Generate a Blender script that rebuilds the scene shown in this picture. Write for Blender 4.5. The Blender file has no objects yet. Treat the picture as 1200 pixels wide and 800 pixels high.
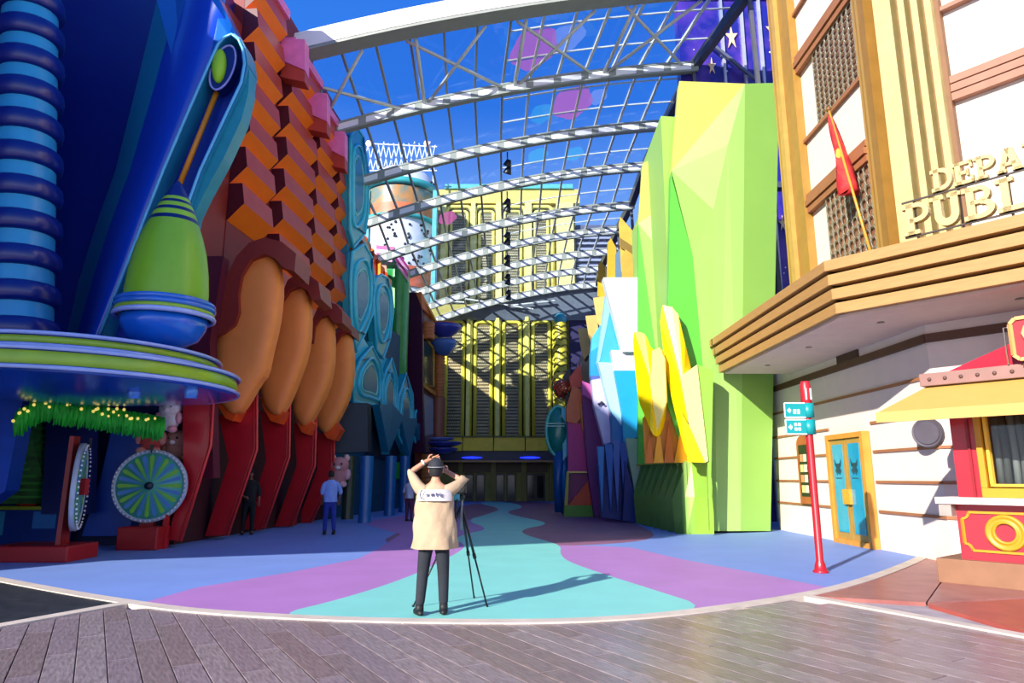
import bpy, bmesh, math, random
from mathutils import Vector, Matrix
R_ = math.radians
random.seed(7)
SC = bpy.context.scene
COL = SC.collection

# ------------------------------------------------------------------ camera
F, EYE = 800.0, 1.58
PITCH = math.atan(159 / 800)
CT, ST = math.cos(PITCH), math.sin(PITCH)
cd = bpy.data.cameras.new('camera'); cam = bpy.data.objects.new('camera', cd); COL.objects.link(cam)
cam.location = (0, 0, EYE); cam.rotation_euler = (math.pi / 2 + PITCH, 0, 0)
cd.sensor_width = 36; cd.lens = 24; cd.clip_end = 500
SC.camera = cam
# ------------------------------------------------------------------ sky, sun, exposure
w = bpy.data.worlds.new('sky'); SC.world = w; w.use_nodes = True
nt = w.node_tree; nt.nodes.clear()
tc = nt.nodes.new('ShaderNodeTexCoord'); sx = nt.nodes.new('ShaderNodeSeparateXYZ')
cr = nt.nodes.new('ShaderNodeValToRGB'); bg = nt.nodes.new('ShaderNodeBackground'); wo = nt.nodes.new('ShaderNodeOutputWorld')
nt.links.new(tc.outputs['Generated'], sx.inputs[0]); nt.links.new(sx.outputs['Z'], cr.inputs[0])
cr.color_ramp.elements[0].position = 0.0; cr.color_ramp.elements[0].color = (0.80, 0.86, 0.95, 1)
cr.color_ramp.elements[1].position = 0.80; cr.color_ramp.elements[1].color = (0.012, 0.095, 0.48, 1)
e = cr.color_ramp.elements.new(0.25); e.color = (0.24, 0.42, 0.76, 1)
e = cr.color_ramp.elements.new(0.50); e.color = (0.025, 0.145, 0.56, 1)
nt.links.new(cr.outputs[0], bg.inputs[0]); bg.inputs[1].default_value = 0.95
nt.links.new(bg.outputs[0], wo.inputs[0])
SUN_EL = R_(23.5); SUN_AZ = math.atan2(0.60, 0.80)
sd = bpy.data.lights.new('sun', 'SUN'); sd.energy = 5.3; sd.angle = R_(0.6); sd.color = (1.0, 0.93, 0.83)
so = bpy.data.objects.new('sun', sd); COL.objects.link(so)
dvec = Vector((math.sin(SUN_AZ) * math.cos(SUN_EL), math.cos(SUN_AZ) * math.cos(SUN_EL), -math.sin(SUN_EL)))
so.rotation_euler = dvec.to_track_quat('-Z', 'Y').to_euler(); so.location = (-20, -26, 18)
SC.view_settings.view_transform = 'Standard'; SC.view_settings.look = 'None'
SC.view_settings.exposure = 0.74; SC.view_settings.gamma = 1.0

# ------------------------------------------------------------------ measuring helpers (photo 1200x800)
def ray(px, py):
    cx = (px - 600) / F; cy = (400 - py) / F
    return cx, CT - cy * ST, ST + cy * CT
def P(px, py, Y):
    a, b, c = ray(px, py); t = Y / b
    return Vector((a * t, Y, EYE + c * t))
def PX(px, py, X):
    a, b, c = ray(px, py); t = X / a
    return Vector((X, b * t, EYE + c * t))
def G(px, py, z=0.0):
    a, b, c = ray(px, py); t = (z - EYE) / c
    return Vector((a * t, b * t, z))
def VP(A, B):
    ax, ay = A; dx, dy = B[0] - ax, B[1] - ay
    def f(px, py):
        a, b, c = ray(px, py)
        t = (ax * dy - ay * dx) / (a * dy - b * dx)
        return Vector((a * t, b * t, EYE + c * t))
    return f

# ------------------------------------------------------------------ materials
def lin(h):
    h = h.lstrip('#'); v = [int(h[i:i + 2], 16) / 255 for i in (0, 2, 4)]
    return tuple(x / 12.92 if x <= 0.04045 else ((x + 0.055) / 1.055) ** 2.4 for x in v)
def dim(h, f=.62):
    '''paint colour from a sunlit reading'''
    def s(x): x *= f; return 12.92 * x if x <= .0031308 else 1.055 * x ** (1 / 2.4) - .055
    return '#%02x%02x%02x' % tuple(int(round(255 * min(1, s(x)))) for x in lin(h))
MC = {}
def M(hexc, rough=0.5, metal=0.0, var=0.10, scale=3.0, bump=0.0, emit=0.0, stretch=None, coat=0.0):
    key = (hexc, rough, metal, var, scale, bump, emit, stretch, coat)
    if key in MC: return MC[key]
    m = bpy.data.materials.new('paint_' + hexc.strip('#')); m.use_nodes = True
    n = m.node_tree.nodes; l = m.node_tree.links; bs = n['Principled BSDF']
    c = lin(hexc)
    t = n.new('ShaderNodeTexCoord'); no = n.new('ShaderNodeTexNoise'); no.inputs['Scale'].default_value = scale
    no.inputs['Detail'].default_value = 4
    if stretch:
        mp = n.new('ShaderNodeMapping'); mp.inputs['Scale'].default_value = stretch
        l.new(t.outputs['Object'], mp.inputs[0]); l.new(mp.outputs[0], no.inputs['Vector'])
    else: l.new(t.outputs['Object'], no.inputs['Vector'])
    r = n.new('ShaderNodeValToRGB')
    r.color_ramp.elements[0].position = .3; r.color_ramp.elements[1].position = .7
    r.color_ramp.elements[0].color = tuple(x * (1 - var) for x in c) + (1,)
    r.color_ramp.elements[1].color = tuple(min(1, x * (1 + var)) for x in c) + (1,)
    l.new(no.outputs[0], r.inputs[0]); l.new(r.outputs[0], bs.inputs['Base Color'])
    bs.inputs['Roughness'].default_value = rough; bs.inputs['Metallic'].default_value = metal
    if coat: bs.inputs['Coat Weight'].default_value = coat; bs.inputs['Coat Roughness'].default_value = .15
    if bump:
        b = n.new('ShaderNodeBump'); b.inputs['Strength'].default_value = bump; b.inputs['Distance'].default_value = .02
        l.new(no.outputs[0], b.inputs['Height']); l.new(b.outputs[0], bs.inputs['Normal'])
    if emit:
        l.new(r.outputs[0], bs.inputs['Emission Color']); bs.inputs['Emission Strength'].default_value = emit
    MC[key] = m; return m
def M2(hexa, hexb, scale=6, rough=.6, stretch=(1, 1, 1), sharp=.08, mid=.5, kind='noise', coat=0.0, bump=0):
    m = bpy.data.materials.new('pattern_' + hexa.strip('#')); m.use_nodes = True
    n = m.node_tree.nodes; l = m.node_tree.links; bs = n['Principled BSDF']
    t = n.new('ShaderNodeTexCoord'); mp = n.new('ShaderNodeMapping'); mp.inputs['Scale'].default_value = stretch
    l.new(t.outputs['Object'], mp.inputs[0])
    if kind == 'noise': x = n.new('ShaderNodeTexNoise'); x.inputs['Detail'].default_value = 5; out = x.outputs[0]
    else: x = n.new('ShaderNodeTexVoronoi'); out = x.outputs['Distance']
    x.inputs['Scale'].default_value = scale; l.new(mp.outputs[0], x.inputs['Vector'])
    r = n.new('ShaderNodeValToRGB'); r.color_ramp.elements[0].position = mid - sharp; r.color_ramp.elements[1].position = mid + sharp
    r.color_ramp.elements[0].color = lin(hexa) + (1,); r.color_ramp.elements[1].color = lin(hexb) + (1,)
    l.new(out, r.inputs[0]); l.new(r.outputs[0], bs.inputs['Base Color']); bs.inputs['Roughness'].default_value = rough
    if coat: bs.inputs['Coat Weight'].default_value = coat; bs.inputs['Coat Roughness'].default_value = .22
    if bump:
        b = n.new('ShaderNodeBump'); b.inputs['Strength'].default_value = bump; b.inputs['Distance'].default_value = .02
        l.new(out, b.inputs['Height']); l.new(b.outputs[0], bs.inputs['Normal'])
    return m
def glass(hexc, refl=1.45, transp=.9, rough=.02):
    m = bpy.data.materials.new('glass_' + hexc.strip('#')); m.use_nodes = True
    n = m.node_tree.nodes; l = m.node_tree.links; n.clear()
    o = n.new('ShaderNodeOutputMaterial'); mx = n.new('ShaderNodeMixShader'); fr = n.new('ShaderNodeFresnel'); fr.inputs[0].default_value = refl
    tr = n.new('ShaderNodeBsdfTransparent'); tr.inputs[0].default_value = tuple(x * transp for x in lin(hexc)) + (1,)
    gl = n.new('ShaderNodeBsdfGlossy'); gl.inputs['Roughness'].default_value = rough
    l.new(fr.outputs[0], mx.inputs[0]); l.new(tr.outputs[0], mx.inputs[1]); l.new(gl.outputs[0], mx.inputs[2]); l.new(mx.outputs[0], o.inputs[0])
    return m

# ------------------------------------------------------------------ mesh builder and object helpers
class MB:
    def __init__(s): s.v = []; s.f = []; s.m = []; s.sm = []
    def add(s, vs, fs, mi=0, smooth=False):
        b = len(s.v); s.v += [Vector(x) for x in vs]
        for f in fs: s.f.append([b + i for i in f]); s.m.append(mi); s.sm.append(smooth)
        return s
    def box(s, lo, hi, mi=0):
        (a, b, c), (d, e, f) = lo, hi
        return s.add([(a, b, c), (d, b, c), (d, e, c), (a, e, c), (a, b, f), (d, b, f), (d, e, f), (a, e, f)],
                     [(0, 3, 2, 1), (4, 5, 6, 7), (0, 1, 5, 4), (1, 2, 6, 5), (2, 3, 7, 6), (3, 0, 4, 7)], mi)
    def slab(s, pts, off, mi=0, side=None):
        n = len(pts); off = Vector(off); pts = [Vector(p) for p in pts]
        b = len(s.v); s.v += pts + [p + off for p in pts]
        side = mi if side is None else side
        s.f.append([b + i for i in range(n)]); s.m.append(mi); s.sm.append(False)
        s.f.append([b + n + i for i in reversed(range(n))]); s.m.append(side); s.sm.append(False)
        for i in range(n):
            j = (i + 1) % n
            s.f.append([b + j, b + i, b + n + i, b + n + j]); s.m.append(side); s.sm.append(False)
        return s
    def bar(s, a, b, w_, h_=None, mi=0, up=(0, 0, 1)):
        a, b = Vector(a), Vector(b); h_ = h_ or w_; d = (b - a)
        if d.length < 1e-6: return s
        d.normalize(); u = Vector(up)
        if abs(d.dot(u)) > .98: u = Vector((0, 1, 0))
        x = d.cross(u).normalized(); y = x.cross(d).normalized()
        c = [(-.5, -.5), (.5, -.5), (.5, .5), (-.5, .5)]
        vs = [a + x * p * w_ + y * q * h_ for p, q in c] + [b + x * p * w_ + y * q * h_ for p, q in c]
        return s.add(vs, [(0, 3, 2, 1), (4, 5, 6, 7), (0, 1, 5, 4), (1, 2, 6, 5), (2, 3, 7, 6), (3, 0, 4, 7)], mi)
    def tube(s, pts, r, n=8, mi=0, closed=False, caps=True):
        pts = [Vector(p) for p in pts]; k = len(pts); rs = r if isinstance(r, (list, tuple)) else [r] * k
        vs = []; px = None
        for i, p in enumerate(pts):
            if closed: d = pts[(i + 1) % k] - pts[i - 1]
            else: d = pts[min(i + 1, k - 1)] - pts[max(i - 1, 0)]
            if d.length < 1e-9: d = Vector((0, 0, 1))
            d.normalize()
            if px is None:
                u = Vector((0, 0, 1)) if abs(d.z) < .9 else Vector((0, 1, 0)); x = d.cross(u).normalized()
            else:
                x = px - d * px.dot(d)
                x = x.normalized() if x.length > 1e-6 else d.cross(Vector((0, 1, 0.1))).normalized()
            px = x; y = d.cross(x)
            for j in range(n):
                t = 2 * math.pi * j / n; vs.append(p + (x * math.cos(t) + y * math.sin(t)) * rs[i])
        fs = []
        for i in range(k if closed else k - 1):
            for j in range(n):
                a = i * n + j; b = i * n + (j + 1) % n; c = ((i + 1) % k) * n
                fs.append((a, b, c + (j + 1) % n, c + j))
        if caps and not closed: fs += [tuple(reversed(range(n))), tuple((k - 1) * n + j for j in range(n))]
        return s.add(vs, fs, mi, True)
    def lathe(s, prof, c, n=32, axis=(0, 0, 1), mi=0, smooth=True, a0=0, a1=2 * math.pi, mis=None):
        c = Vector(c); q = Vector((0, 0, 1)).rotation_difference(Vector(axis).normalized())
        full = abs(a1 - a0 - 2 * math.pi) < 1e-6; m = n if full else n + 1; vs = []
        for (r, z) in prof:
            for j in range(m):
                t = a0 + (a1 - a0) * j / n
                vs.append(c + q @ Vector((r * math.cos(t), r * math.sin(t), z)))
        b = len(s.v); s.v += vs
        for i in range(len(prof) - 1):
            for j in range(n):
                jj = (j + 1) % m
                s.f.append([b + i * m + j, b + i * m + jj, b + (i + 1) * m + jj, b + (i + 1) * m + j])
                s.m.append(mis[i] if mis else mi); s.sm.append(smooth)
        return s
    def ball(s, c, r, n=12, mi=0):
        r = (r, r, r) if isinstance(r, (int, float)) else r; k = max(4, n // 2); c = Vector(c); vs = []; fs = []
        for i in range(k + 1):
            t = math.pi * i / k
            for j in range(n):
                a = 2 * math.pi * j / n
                vs.append(c + Vector((r[0] * math.sin(t) * math.cos(a), r[1] * math.sin(t) * math.sin(a), r[2] * math.cos(t))))
        for i in range(k):
            for j in range(n): fs.append((i * n + j, (i + 1) * n + j, (i + 1) * n + (j + 1) % n, i * n + (j + 1) % n))
        return s.add(vs, fs, mi, True)
OFF = {}
def mesh_of(name, mb, mats, off=Vector((0, 0, 0))):
    me = bpy.data.meshes.new(name); me.from_pydata([tuple(v - off) for v in mb.v], [], mb.f)
    for m in (mats if isinstance(mats, (list, tuple)) else [mats]): me.materials.append(m)
    me.polygons.foreach_set('material_index', mb.m); me.polygons.foreach_set('use_smooth', mb.sm)
    bm = bmesh.new(); bm.from_mesh(me); bmesh.ops.remove_doubles(bm, verts=bm.verts, dist=1e-5)
    bmesh.ops.recalc_face_normals(bm, faces=bm.faces); bm.to_mesh(me); bm.free(); me.update()
    return me
def part(name, mb, mats, parent, label=None, kind=None, bevel=0):
    off = OFF.get(parent.name, Vector((0, 0, 0)))
    o = bpy.data.objects.new(name, mesh_of(name, mb, mats, off)); COL.objects.link(o); o.parent = parent
    OFF[o.name] = off
    if label: o['label'] = label
    if kind: o['kind'] = kind
    if bevel:
        b = o.modifiers.new('bevel', 'BEVEL'); b.width = bevel; b.segments = 2; b.limit_method = 'ANGLE'
    return o
def tag(o, label=None, cat=None, group=None, kind=None):
    if label: o['label'] = label
    if cat: o['category'] = cat
    if group: o['group'] = group
    if kind: o['kind'] = kind
    return o
def thing(name, label, cat, loc=(0, 0, 0), group=None):
    o = bpy.data.objects.new(name, None); COL.objects.link(o); o.location = loc; o.empty_display_size = .2
    OFF[o.name] = Vector(loc); return tag(o, label, cat, group)
def solo(name, mb, mats, label, cat, base, group=None, bevel=0):
    base = Vector(base)
    o = bpy.data.objects.new(name, mesh_of(name, mb, mats, base)); COL.objects.link(o); o.location = base; OFF[o.name] = base
    if bevel:
        b = o.modifiers.new('bevel', 'BEVEL'); b.width = bevel; b.segments = 2; b.limit_method = 'ANGLE'
    return tag(o, label, cat, group)
def struct(name, mb, mats):
    o = bpy.data.objects.new(name, mesh_of(name, mb, mats)); COL.objects.link(o); o['kind'] = 'structure'
    OFF[o.name] = Vector((0, 0, 0)); return o
def shard(parent, pxs, Y, mat, th=.4, name='panel', push=(0.0, 1.0), tilt=0):
    """flat faceted panel standing at depth Y (or per-corner depth) with real thickness"""
    pts = [P(q[0], q[1], (q[2] if len(q) > 2 else Y)) for q in pxs]
    d = Vector((push[0], push[1], 0)).normalized() * th
    return part(name, MB().slab(pts, d), mat, parent)
def smoothpoly(pts, it=2):
    for _ in range(it):
        o = []
        for i, p in enumerate(pts):
            q = pts[(i + 1) % len(pts)]
            o.append((p[0] * .75 + q[0] * .25, p[1] * .75 + q[1] * .25)); o.append((p[0] * .25 + q[0] * .75, p[1] * .25 + q[1] * .75))
        pts = o
    return pts
# ================================================================== GROUND
YEL, ORA, RED = '#f2b705', '#e8780c', '#b5121b'
def flat(parent, name, pts, z0, z1, mat, label=None):
    mb = MB().slab([Vector((p.x, p.y, z0)) for p in pts], (0, 0, z1 - z0)); return part(name, mb, mat, parent, label)
def spl(px, n=6):
    """catmull-rom through pixel points on the ground"""
    g = [G(*p) for p in px]; out = []
    for i in range(len(g) - 1):
        a, b, c, d = g[max(i - 1, 0)], g[i], g[i + 1], g[min(i + 2, len(g) - 1)]
        for k in range(n):
            t = k / n
            out.append(.5 * ((2 * b) + (c - a) * t + (2 * a - 5 * b + 4 * c - d) * t * t + (3 * b - a - 3 * c + d) * t ** 3))
    return out + [g[-1]]
floor = struct('floor', MB().box((-60, -30, -.4), (60, 110, -.045)), M('#a0969a', .8, var=.2))
plankm = [M2(a, b, 5, .5, (1.2, 7, 1), .22, .5, bump=.25, coat=.35) for a, b in
          (('#6d5d60', '#95858a'), ('#706164', '#998a8f'), ('#685858', '#907f7e'), ('#6f6062', '#9f9293'))]
PD = Vector((-.514, .857, 0)); PN = Vector((.857, .514, 0)); PW, PLN = .235, 1.9
pmesh = []
for m in plankm:
    mb = MB(); l_, w_ = PLN / 2 - .006, PW / 2 - .0045
    mb.box((-l_, -w_, -.045), (l_, w_, -.004)); b_ = .004
    mb.add([(-l_, -w_, -.004), (l_, -w_, -.004), (l_, w_, -.004), (-l_, w_, -.004), (-l_ + b_, -w_ + b_, 0), (l_ - b_, -w_ + b_, 0), (l_ - b_, w_ - b_, 0), (-l_ + b_, w_ - b_, 0)],
           [(4, 5, 6, 7), (0, 1, 5, 4), (1, 2, 6, 5), (2, 3, 7, 6), (3, 0, 4, 7)])
    pmesh.append(mesh_of('plank', mb, m))
arc_px = [(-40, 672), (65, 692), (150, 706), (240, 717), (400, 726), (600, 729), (740, 724), (850, 712), (950, 696), (1010, 681), (1060, 663), (1092, 648)]
arc = spl(arc_px)
def arc_y(x):
    for a, b in zip(arc, arc[1:]):
        if a.x <= x <= b.x: return a.y + (b.y - a.y) * (x - a.x) / max(1e-6, b.x - a.x)
    return 99
SL0, SL1 = G(-60, 745), G(150, 707)       # left border strip line
SR0, SR1 = G(945, 699), G(1260, 757)      # right border strip line
rot = math.atan2(PD.y, PD.x); k = 0; cand = []
for i in range(-60, 60):
    for j in range(-12, 14):
        c = PN * (i * PW) + PD * ((j + (.37 * i) % 1.0) * PLN) + Vector((0, 6.2, 0))
        if c.y < 3.9 or c.y > 9.5 or abs(c.x) > 8: continue
        if abs(c.x) > .78 * c.y + 1.0: continue
        ends = [c + PD * s * PLN / 2 for s in (-1, 0, 1)]
        def outside(p):
            if SL1.x <= p.x <= SR0.x: return p.y > arc_y(p.x) + .1
            if p.x < SL1.x: return p.y > SL0.y + (SL1.y - SL0.y) * (p.x - SL0.x) / (SL1.x - SL0.x)
            return p.y > SR0.y + (SR1.y - SR0.y) * (p.x - SR0.x) / (SR1.x - SR0.x)
        if all(outside(p) for p in ends): continue
        cand.append((c.length, c))
cand.sort(key=lambda t: t[0])
for d_, c in cand[:300]:
    o = bpy.data.objects.new('plank', random.choice(pmesh)); COL.objects.link(o); o.parent = floor
    o.location = (c.x, c.y, random.uniform(-.0015, .001)); o.rotation_euler = (0, 0, rot)
EXTRA = MB()
for d_, c in cand[300:]:
    x, y = PD * (PLN / 2 - .006), PN * (PW / 2 - .0045)
    EXTRA.slab([c - x - y, c + x - y, c + x + y, c - x + y], (0, 0, -.045))
if EXTRA.v: part('plank_field', EXTRA, plankm[0], floor, kind='stuff')
# painted rubber floor: overlapping coats, each a few millimetres proud of the next
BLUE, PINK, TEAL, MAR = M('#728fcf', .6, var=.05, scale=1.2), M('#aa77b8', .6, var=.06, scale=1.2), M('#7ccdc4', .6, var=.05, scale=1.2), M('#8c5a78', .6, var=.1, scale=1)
far = [Vector((7.9, 14, 0)), Vector((14, 14, 0)), Vector((14, 60, 0)), Vector((-20, 60, 0)), Vector((-20, 11, 0))]
flat(floor, 'painted_ground', arc + far, -.045, .006, BLUE, 'blue painted ground of the plaza')
pk = [(160, 709), (240, 717), (335, 725), (470, 700), (600, 640), (560, 610), (480, 603), (420, 612), (470, 626), (440, 645), (420, 655), (340, 671), (230, 689)]
flat(floor, 'painted_band', [G(*p) for p in pk], 0, .010, PINK, 'pink painted band left of the teal patch')
flat(floor, 'painted_band', [G(*p) for p in [(640, 639), (700, 640), (740, 642), (800, 656), (880, 671), (950, 685), (975, 690), (950, 695), (850, 712), (800, 719), (700, 690), (645, 660)]], 0, .012, PINK, 'pink painted band right of the teal patch')
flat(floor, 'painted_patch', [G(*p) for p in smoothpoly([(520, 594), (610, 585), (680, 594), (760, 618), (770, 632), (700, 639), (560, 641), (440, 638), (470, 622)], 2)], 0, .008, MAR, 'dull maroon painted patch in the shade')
tealp = [(320, 722), (400, 703), (480, 677), (530, 652), (548, 640), (532, 632), (545, 626), (575, 620), (545, 610), (570, 603), (590, 596), (555, 589), (590, 587), (618, 594), (590, 600), (610, 606), (637, 611), (640, 615),
         (612, 620), (612, 626), (640, 634), (658, 640), (656, 649), (664, 658), (700, 671), (760, 690), (835, 714), (740, 724), (600, 729), (400, 726)]
flat(floor, 'painted_patch', [G(*p) for p in smoothpoly(tealp, 2)], 0, .014, TEAL, 'teal painted patch winding down the street')
def ribbon(pts, w_, z0, z1):
    mb = MB(); n = len(pts); L = []; Rr = []
    for i, p in enumerate(pts):
        d = (pts[min(i + 1, n - 1)] - pts[max(i - 1, 0)]); d.z = 0; d.normalize(); s = Vector((-d.y, d.x, 0)) * w_ / 2
        L.append(p + s); Rr.append(p - s)
    for i in range(n - 1):
        mb.slab([Vector((q.x, q.y, z1)) for q in (Rr[i], Rr[i + 1], L[i + 1], L[i])], (0, 0, z0 - z1))
    return mb
CREAM = M('#c9bcae', .7, var=.1)
part('border_strip', ribbon(arc, .20, -.045, .018), CREAM, floor, 'curved cream border strip around the painted plaza')
part('border_strip', ribbon([SL0, SL1 + (SL1 - SL0).normalized() * .1], .19, -.045, .020), CREAM, floor, 'straight cream border strip at left')
part('border_strip', ribbon([SR0, SR1], .17, -.045, .020), CREAM, floor, 'straight cream border strip at right')
flat(floor, 'slate_slab', [SL0 + Vector((0, .1, 0)), SL1, G(65, 692), G(-40, 672), Vector((-16, 11, 0)), Vector((-16, 6, 0))], -.045, .006, M2('#17191d', '#3a3d42', 5, .45, (1, 1, 1), .3), 'dark slate slab at left')
redc = [M2('#874a44', '#a96a62', 2.5, .5, (1, 1, 1), .3, coat=.2), M2('#93413a', '#b25a4c', 2.2, .5, (1, 1, 1), .3, coat=.2), M2('#8f5a55', '#a8746c', 2.5, .5, (1, 1, 1), .3, coat=.2)]
flat(floor, 'concrete_slab', [SR0 + Vector((0, .05, 0)), G(1085, 706), G(1105, 678), G(1130, 645), G(1090, 646), G(1060, 663), G(1010, 681)], -.045, .006, redc[0])
flat(floor, 'concrete_slab', [G(1087, 706), G(1107, 678), G(1135, 645), Vector((14, 13, 0)), Vector((14, 9.5, 0)), G(1200, 700)], -.045, .006, redc[2])
flat(floor, 'concrete_slab', [G(1088, 708), G(1200, 702), Vector((14, 9.2, 0)), Vector((14, 4.5, 0)), SR1 + Vector((0, .05, 0))], -.045, .006, redc[1])

# ================================================================== RIGHT BUILDING (cream with gold trim)
W = M('#ddd0c4', .75, var=.03); Wd = M('#9a7a68', .7, var=.06); BRN = M('#9a6440', .6, var=.08); GOLD = M('#a98440', .5, var=.06); PALEG = M('#e2c86a', .5, var=.05)
XB, YC = 8.2, 13.25; Ev = Vector((.64, -.77, 0)); Nv = Vector((-.77, -.64, 0)); Cc = Vector((XB, YC, 0))
def diag(s, o, z): return Cc + Ev * s + Nv * o + Vector((0, 0, z))
cream = thing('cream_building', 'cream and gold building with stepped wooden canopy and raised letters on the right', 'building', (XB, 17, 0))
EN = 21.6
mb = MB().slab([Vector((XB, EN, 0)), Vector((XB, YC, 0)), diag(9, 0, 0), diag(9, -5, 0), Vector((XB + 6, EN, 0))], (0, 0, 5.0))
part('lower_wall', mb, W, cream)
mb = MB().slab([Vector((XB, 19.2, 5)), Vector((XB, YC, 5)), diag(9, 0, 5), diag(9, -5, 5), Vector((XB + 6, 19.2, 5))], (0, 0, 17))
part('upper_wall', mb, W, cream)
# recessed dark joints between wall courses become raised strips of brown
for q, y in enumerate([458 + 5, 487, 513, 538, 563, 588, 613][:0]): pass
zs = []
for yy in (484, 512, 537, 563, 588):
    zs.append(PX(912, yy, XB).z)
def door_gap(z): return z < 3.05
for z in zs:
    segs = [(EN, 18.75), (17.0 + .65, 17.62), (15.72, YC)] if door_gap(z) else [(EN, YC)]
    segs = [(EN, 17.75), (15.65, YC)] if door_gap(z) else [(EN, YC)]
    for a, b in segs:
        part('wall_course', MB().box((XB - .035, b, z - .03), (XB, a, z + .03)), BRN, cream)
    mb = MB().bar(diag(0, .0175, z), diag(9, .0175, z), .035, .06); part('wall_course', mb, BRN, cream)
# brown frieze below the canopy
zf = PX(912, 456, XB).z
part('frieze', MB().box((XB - .06, YC - .02, zf - .05), (XB, EN, zf + .12)), M('#5a3a28', .6), cream, 'dark brown moulding under the canopy')
part('frieze', MB().bar(diag(0, .03, zf + .035), diag(9, .03, zf + .035), .06, .17), M('#5a3a28', .6), cream, 'dark brown moulding under the canopy')
part('vent', MB().box((XB - .05, PX(1007, 418, XB).y, PX(983, 432, XB).z + .05), (XB, PX(982, 418, XB).y, PX(983, 409, XB).z)), M('#4a2f22', .7), cream, 'dark square vent')
# canopy
A0, A1 = Vector((6.1, 19.8, 0)), Vector((6.1, 12.5, 0)); e2 = Vector((1.88, -2.24, 0)).normalized(); A2 = A1 + e2 * 7
zb, zt = 4.55, 5.62
WOODL = M2('#a07540', '#b18a52', 3, .55, (1, 1, 8), .4)
can = part('canopy_soffit', MB().slab([A0 + Vector((.1, 0, zb)), A1 + Vector((.12, .1, zb)), A2 + Vector((.1, .1, zb)), diag(7.6, -.2, zb), Vector((XB + .1, YC, zb)), Vector((XB + .1, 19.8, zb))], (0, 0, .25)), M('#d8c0ae', .7, var=.04), cream)
part('canopy_roof', MB().slab([A0 + Vector((.2, -.05, zb + .25)), A1 + Vector((.22, .1, zb + .25)), A2 + Vector((.2, .1, zb + .25)), diag(7.6, -.2, zb + .25), Vector((XB + .1, YC, zb + .25)), Vector((XB + .1, 19.75, zb + .25))], (0, 0, .7)), M('#8a5a34', .6), cream)
nb = 4; hb = (zt - zb) / nb
for i in range(nb):
    o = .06 * i; z0 = zb + i * hb; nrm = Vector((-e2.y, e2.x, 0)) * -1
    a0 = A0 + Vector((-o, o * .5, 0)); a1 = A1 + Vector((-o, -o * .45, 0)); a2 = A2 + Vector((-.77, -.64, 0)) * o
    inn = .32 + o
    for p, q in ((a0, a1), (a1, a2)):
        d = (q - p).normalized(); n = Vector((-d.y, d.x, 0)); n = n if n.dot(Vector((1, .6, 0))) > 0 else -n
        part('canopy_board', MB().slab([p + Vector((0, 0, z0 + .045)), q + Vector((0, 0, z0 + .045)), q + n * inn + Vector((0, 0, z0 + .045)), p + n * inn + Vector((0, 0, z0 + .045))], (0, 0, hb - .06)), WOODL, cream, bevel=.01)
    part('canopy_board', MB().box((a0.x, 19.8, z0 + .045), (XB, 19.8 + .12 + o, z0 + hb - .015)), WOODL, cream)
    if i: part('canopy_groove', MB().slab([Vector((6.2, 19.75, z0)), Vector((6.2, 12.6, z0)), Vector((6.6, 12.6, z0)), Vector((6.6, 19.75, z0))], (0, 0, .05)), M('#5a3418', .7), cream)
for x, y in ((6.9, 18.2), (6.9, 15.6), (7.2, 13.0), (8.6, 11.2)):
    part('downlight', MB().lathe([(0, 0), (.06, 0), (.075, -.015), (.06, -.02), (0, -.02)], (x, y, zb), 12), M('#8d8074', .4), cream)
# left gold corner trim of the upper wall: stepped vertical ribs
for i, (ya, yb, o) in enumerate(((19.2, 18.95, .10), (18.95, 18.7, .20), (18.7, 18.45, .28), (18.45, 18.2, .34), (18.2, 17.55, .22))):
    part('corner_rib', MB().box((XB - o, yb, 5), (XB, ya, 22)), (M('#9c7630', .5), M('#b58f48', .5))[i % 2], cream)
# corner pilaster, stepped ribs around the corner
for i, (s, w_, o, m) in enumerate(((-1.15, .22, .12, 0), (-.93, .2, .2, 1), (-.73, .2, .28, 0), (-.5, .24, .36, 1))):
    part('pilaster_rib', MB().box((XB - o, YC + (-s) - w_, 5), (XB, YC - s, 22)), (GOLD, M('#90692a', .5))[m], cream)
for i, (s, w_, o, m) in enumerate(((-.12, .34, .42, 1), (.22, .13, .08, 3), (.35, .12, .4, 1), (.47, .12, .08, 3), (.59, .12, .4, 1), (.71, .12, .08, 3), (.83, .12, .4, 1), (.95, .08, .2, 2))):
    a, b = diag(s, 0, 5), diag(s + w_, 0, 5)
    part('pilaster_rib', MB().slab([a, b, b + Nv * o, a + Nv * o], (0, 0, 17)), (GOLD, M('#bcaa70', .45), M('#7a5434', .6), M('#7a5f30', .6))[m], cream)
part('pilaster_base', MB().slab([diag(-.3, 0, zt - .2), diag(1.0, 0, zt - .2), diag(1.0, .55, zt - .2), diag(-.1, .62, zt - .2), Vector((XB - .5, YC + 1.1, zt - .2)), Vector((XB, YC + 1.15, zt - .2))], (0, 0, .62)), M('#b08040', .5), cream)
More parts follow.
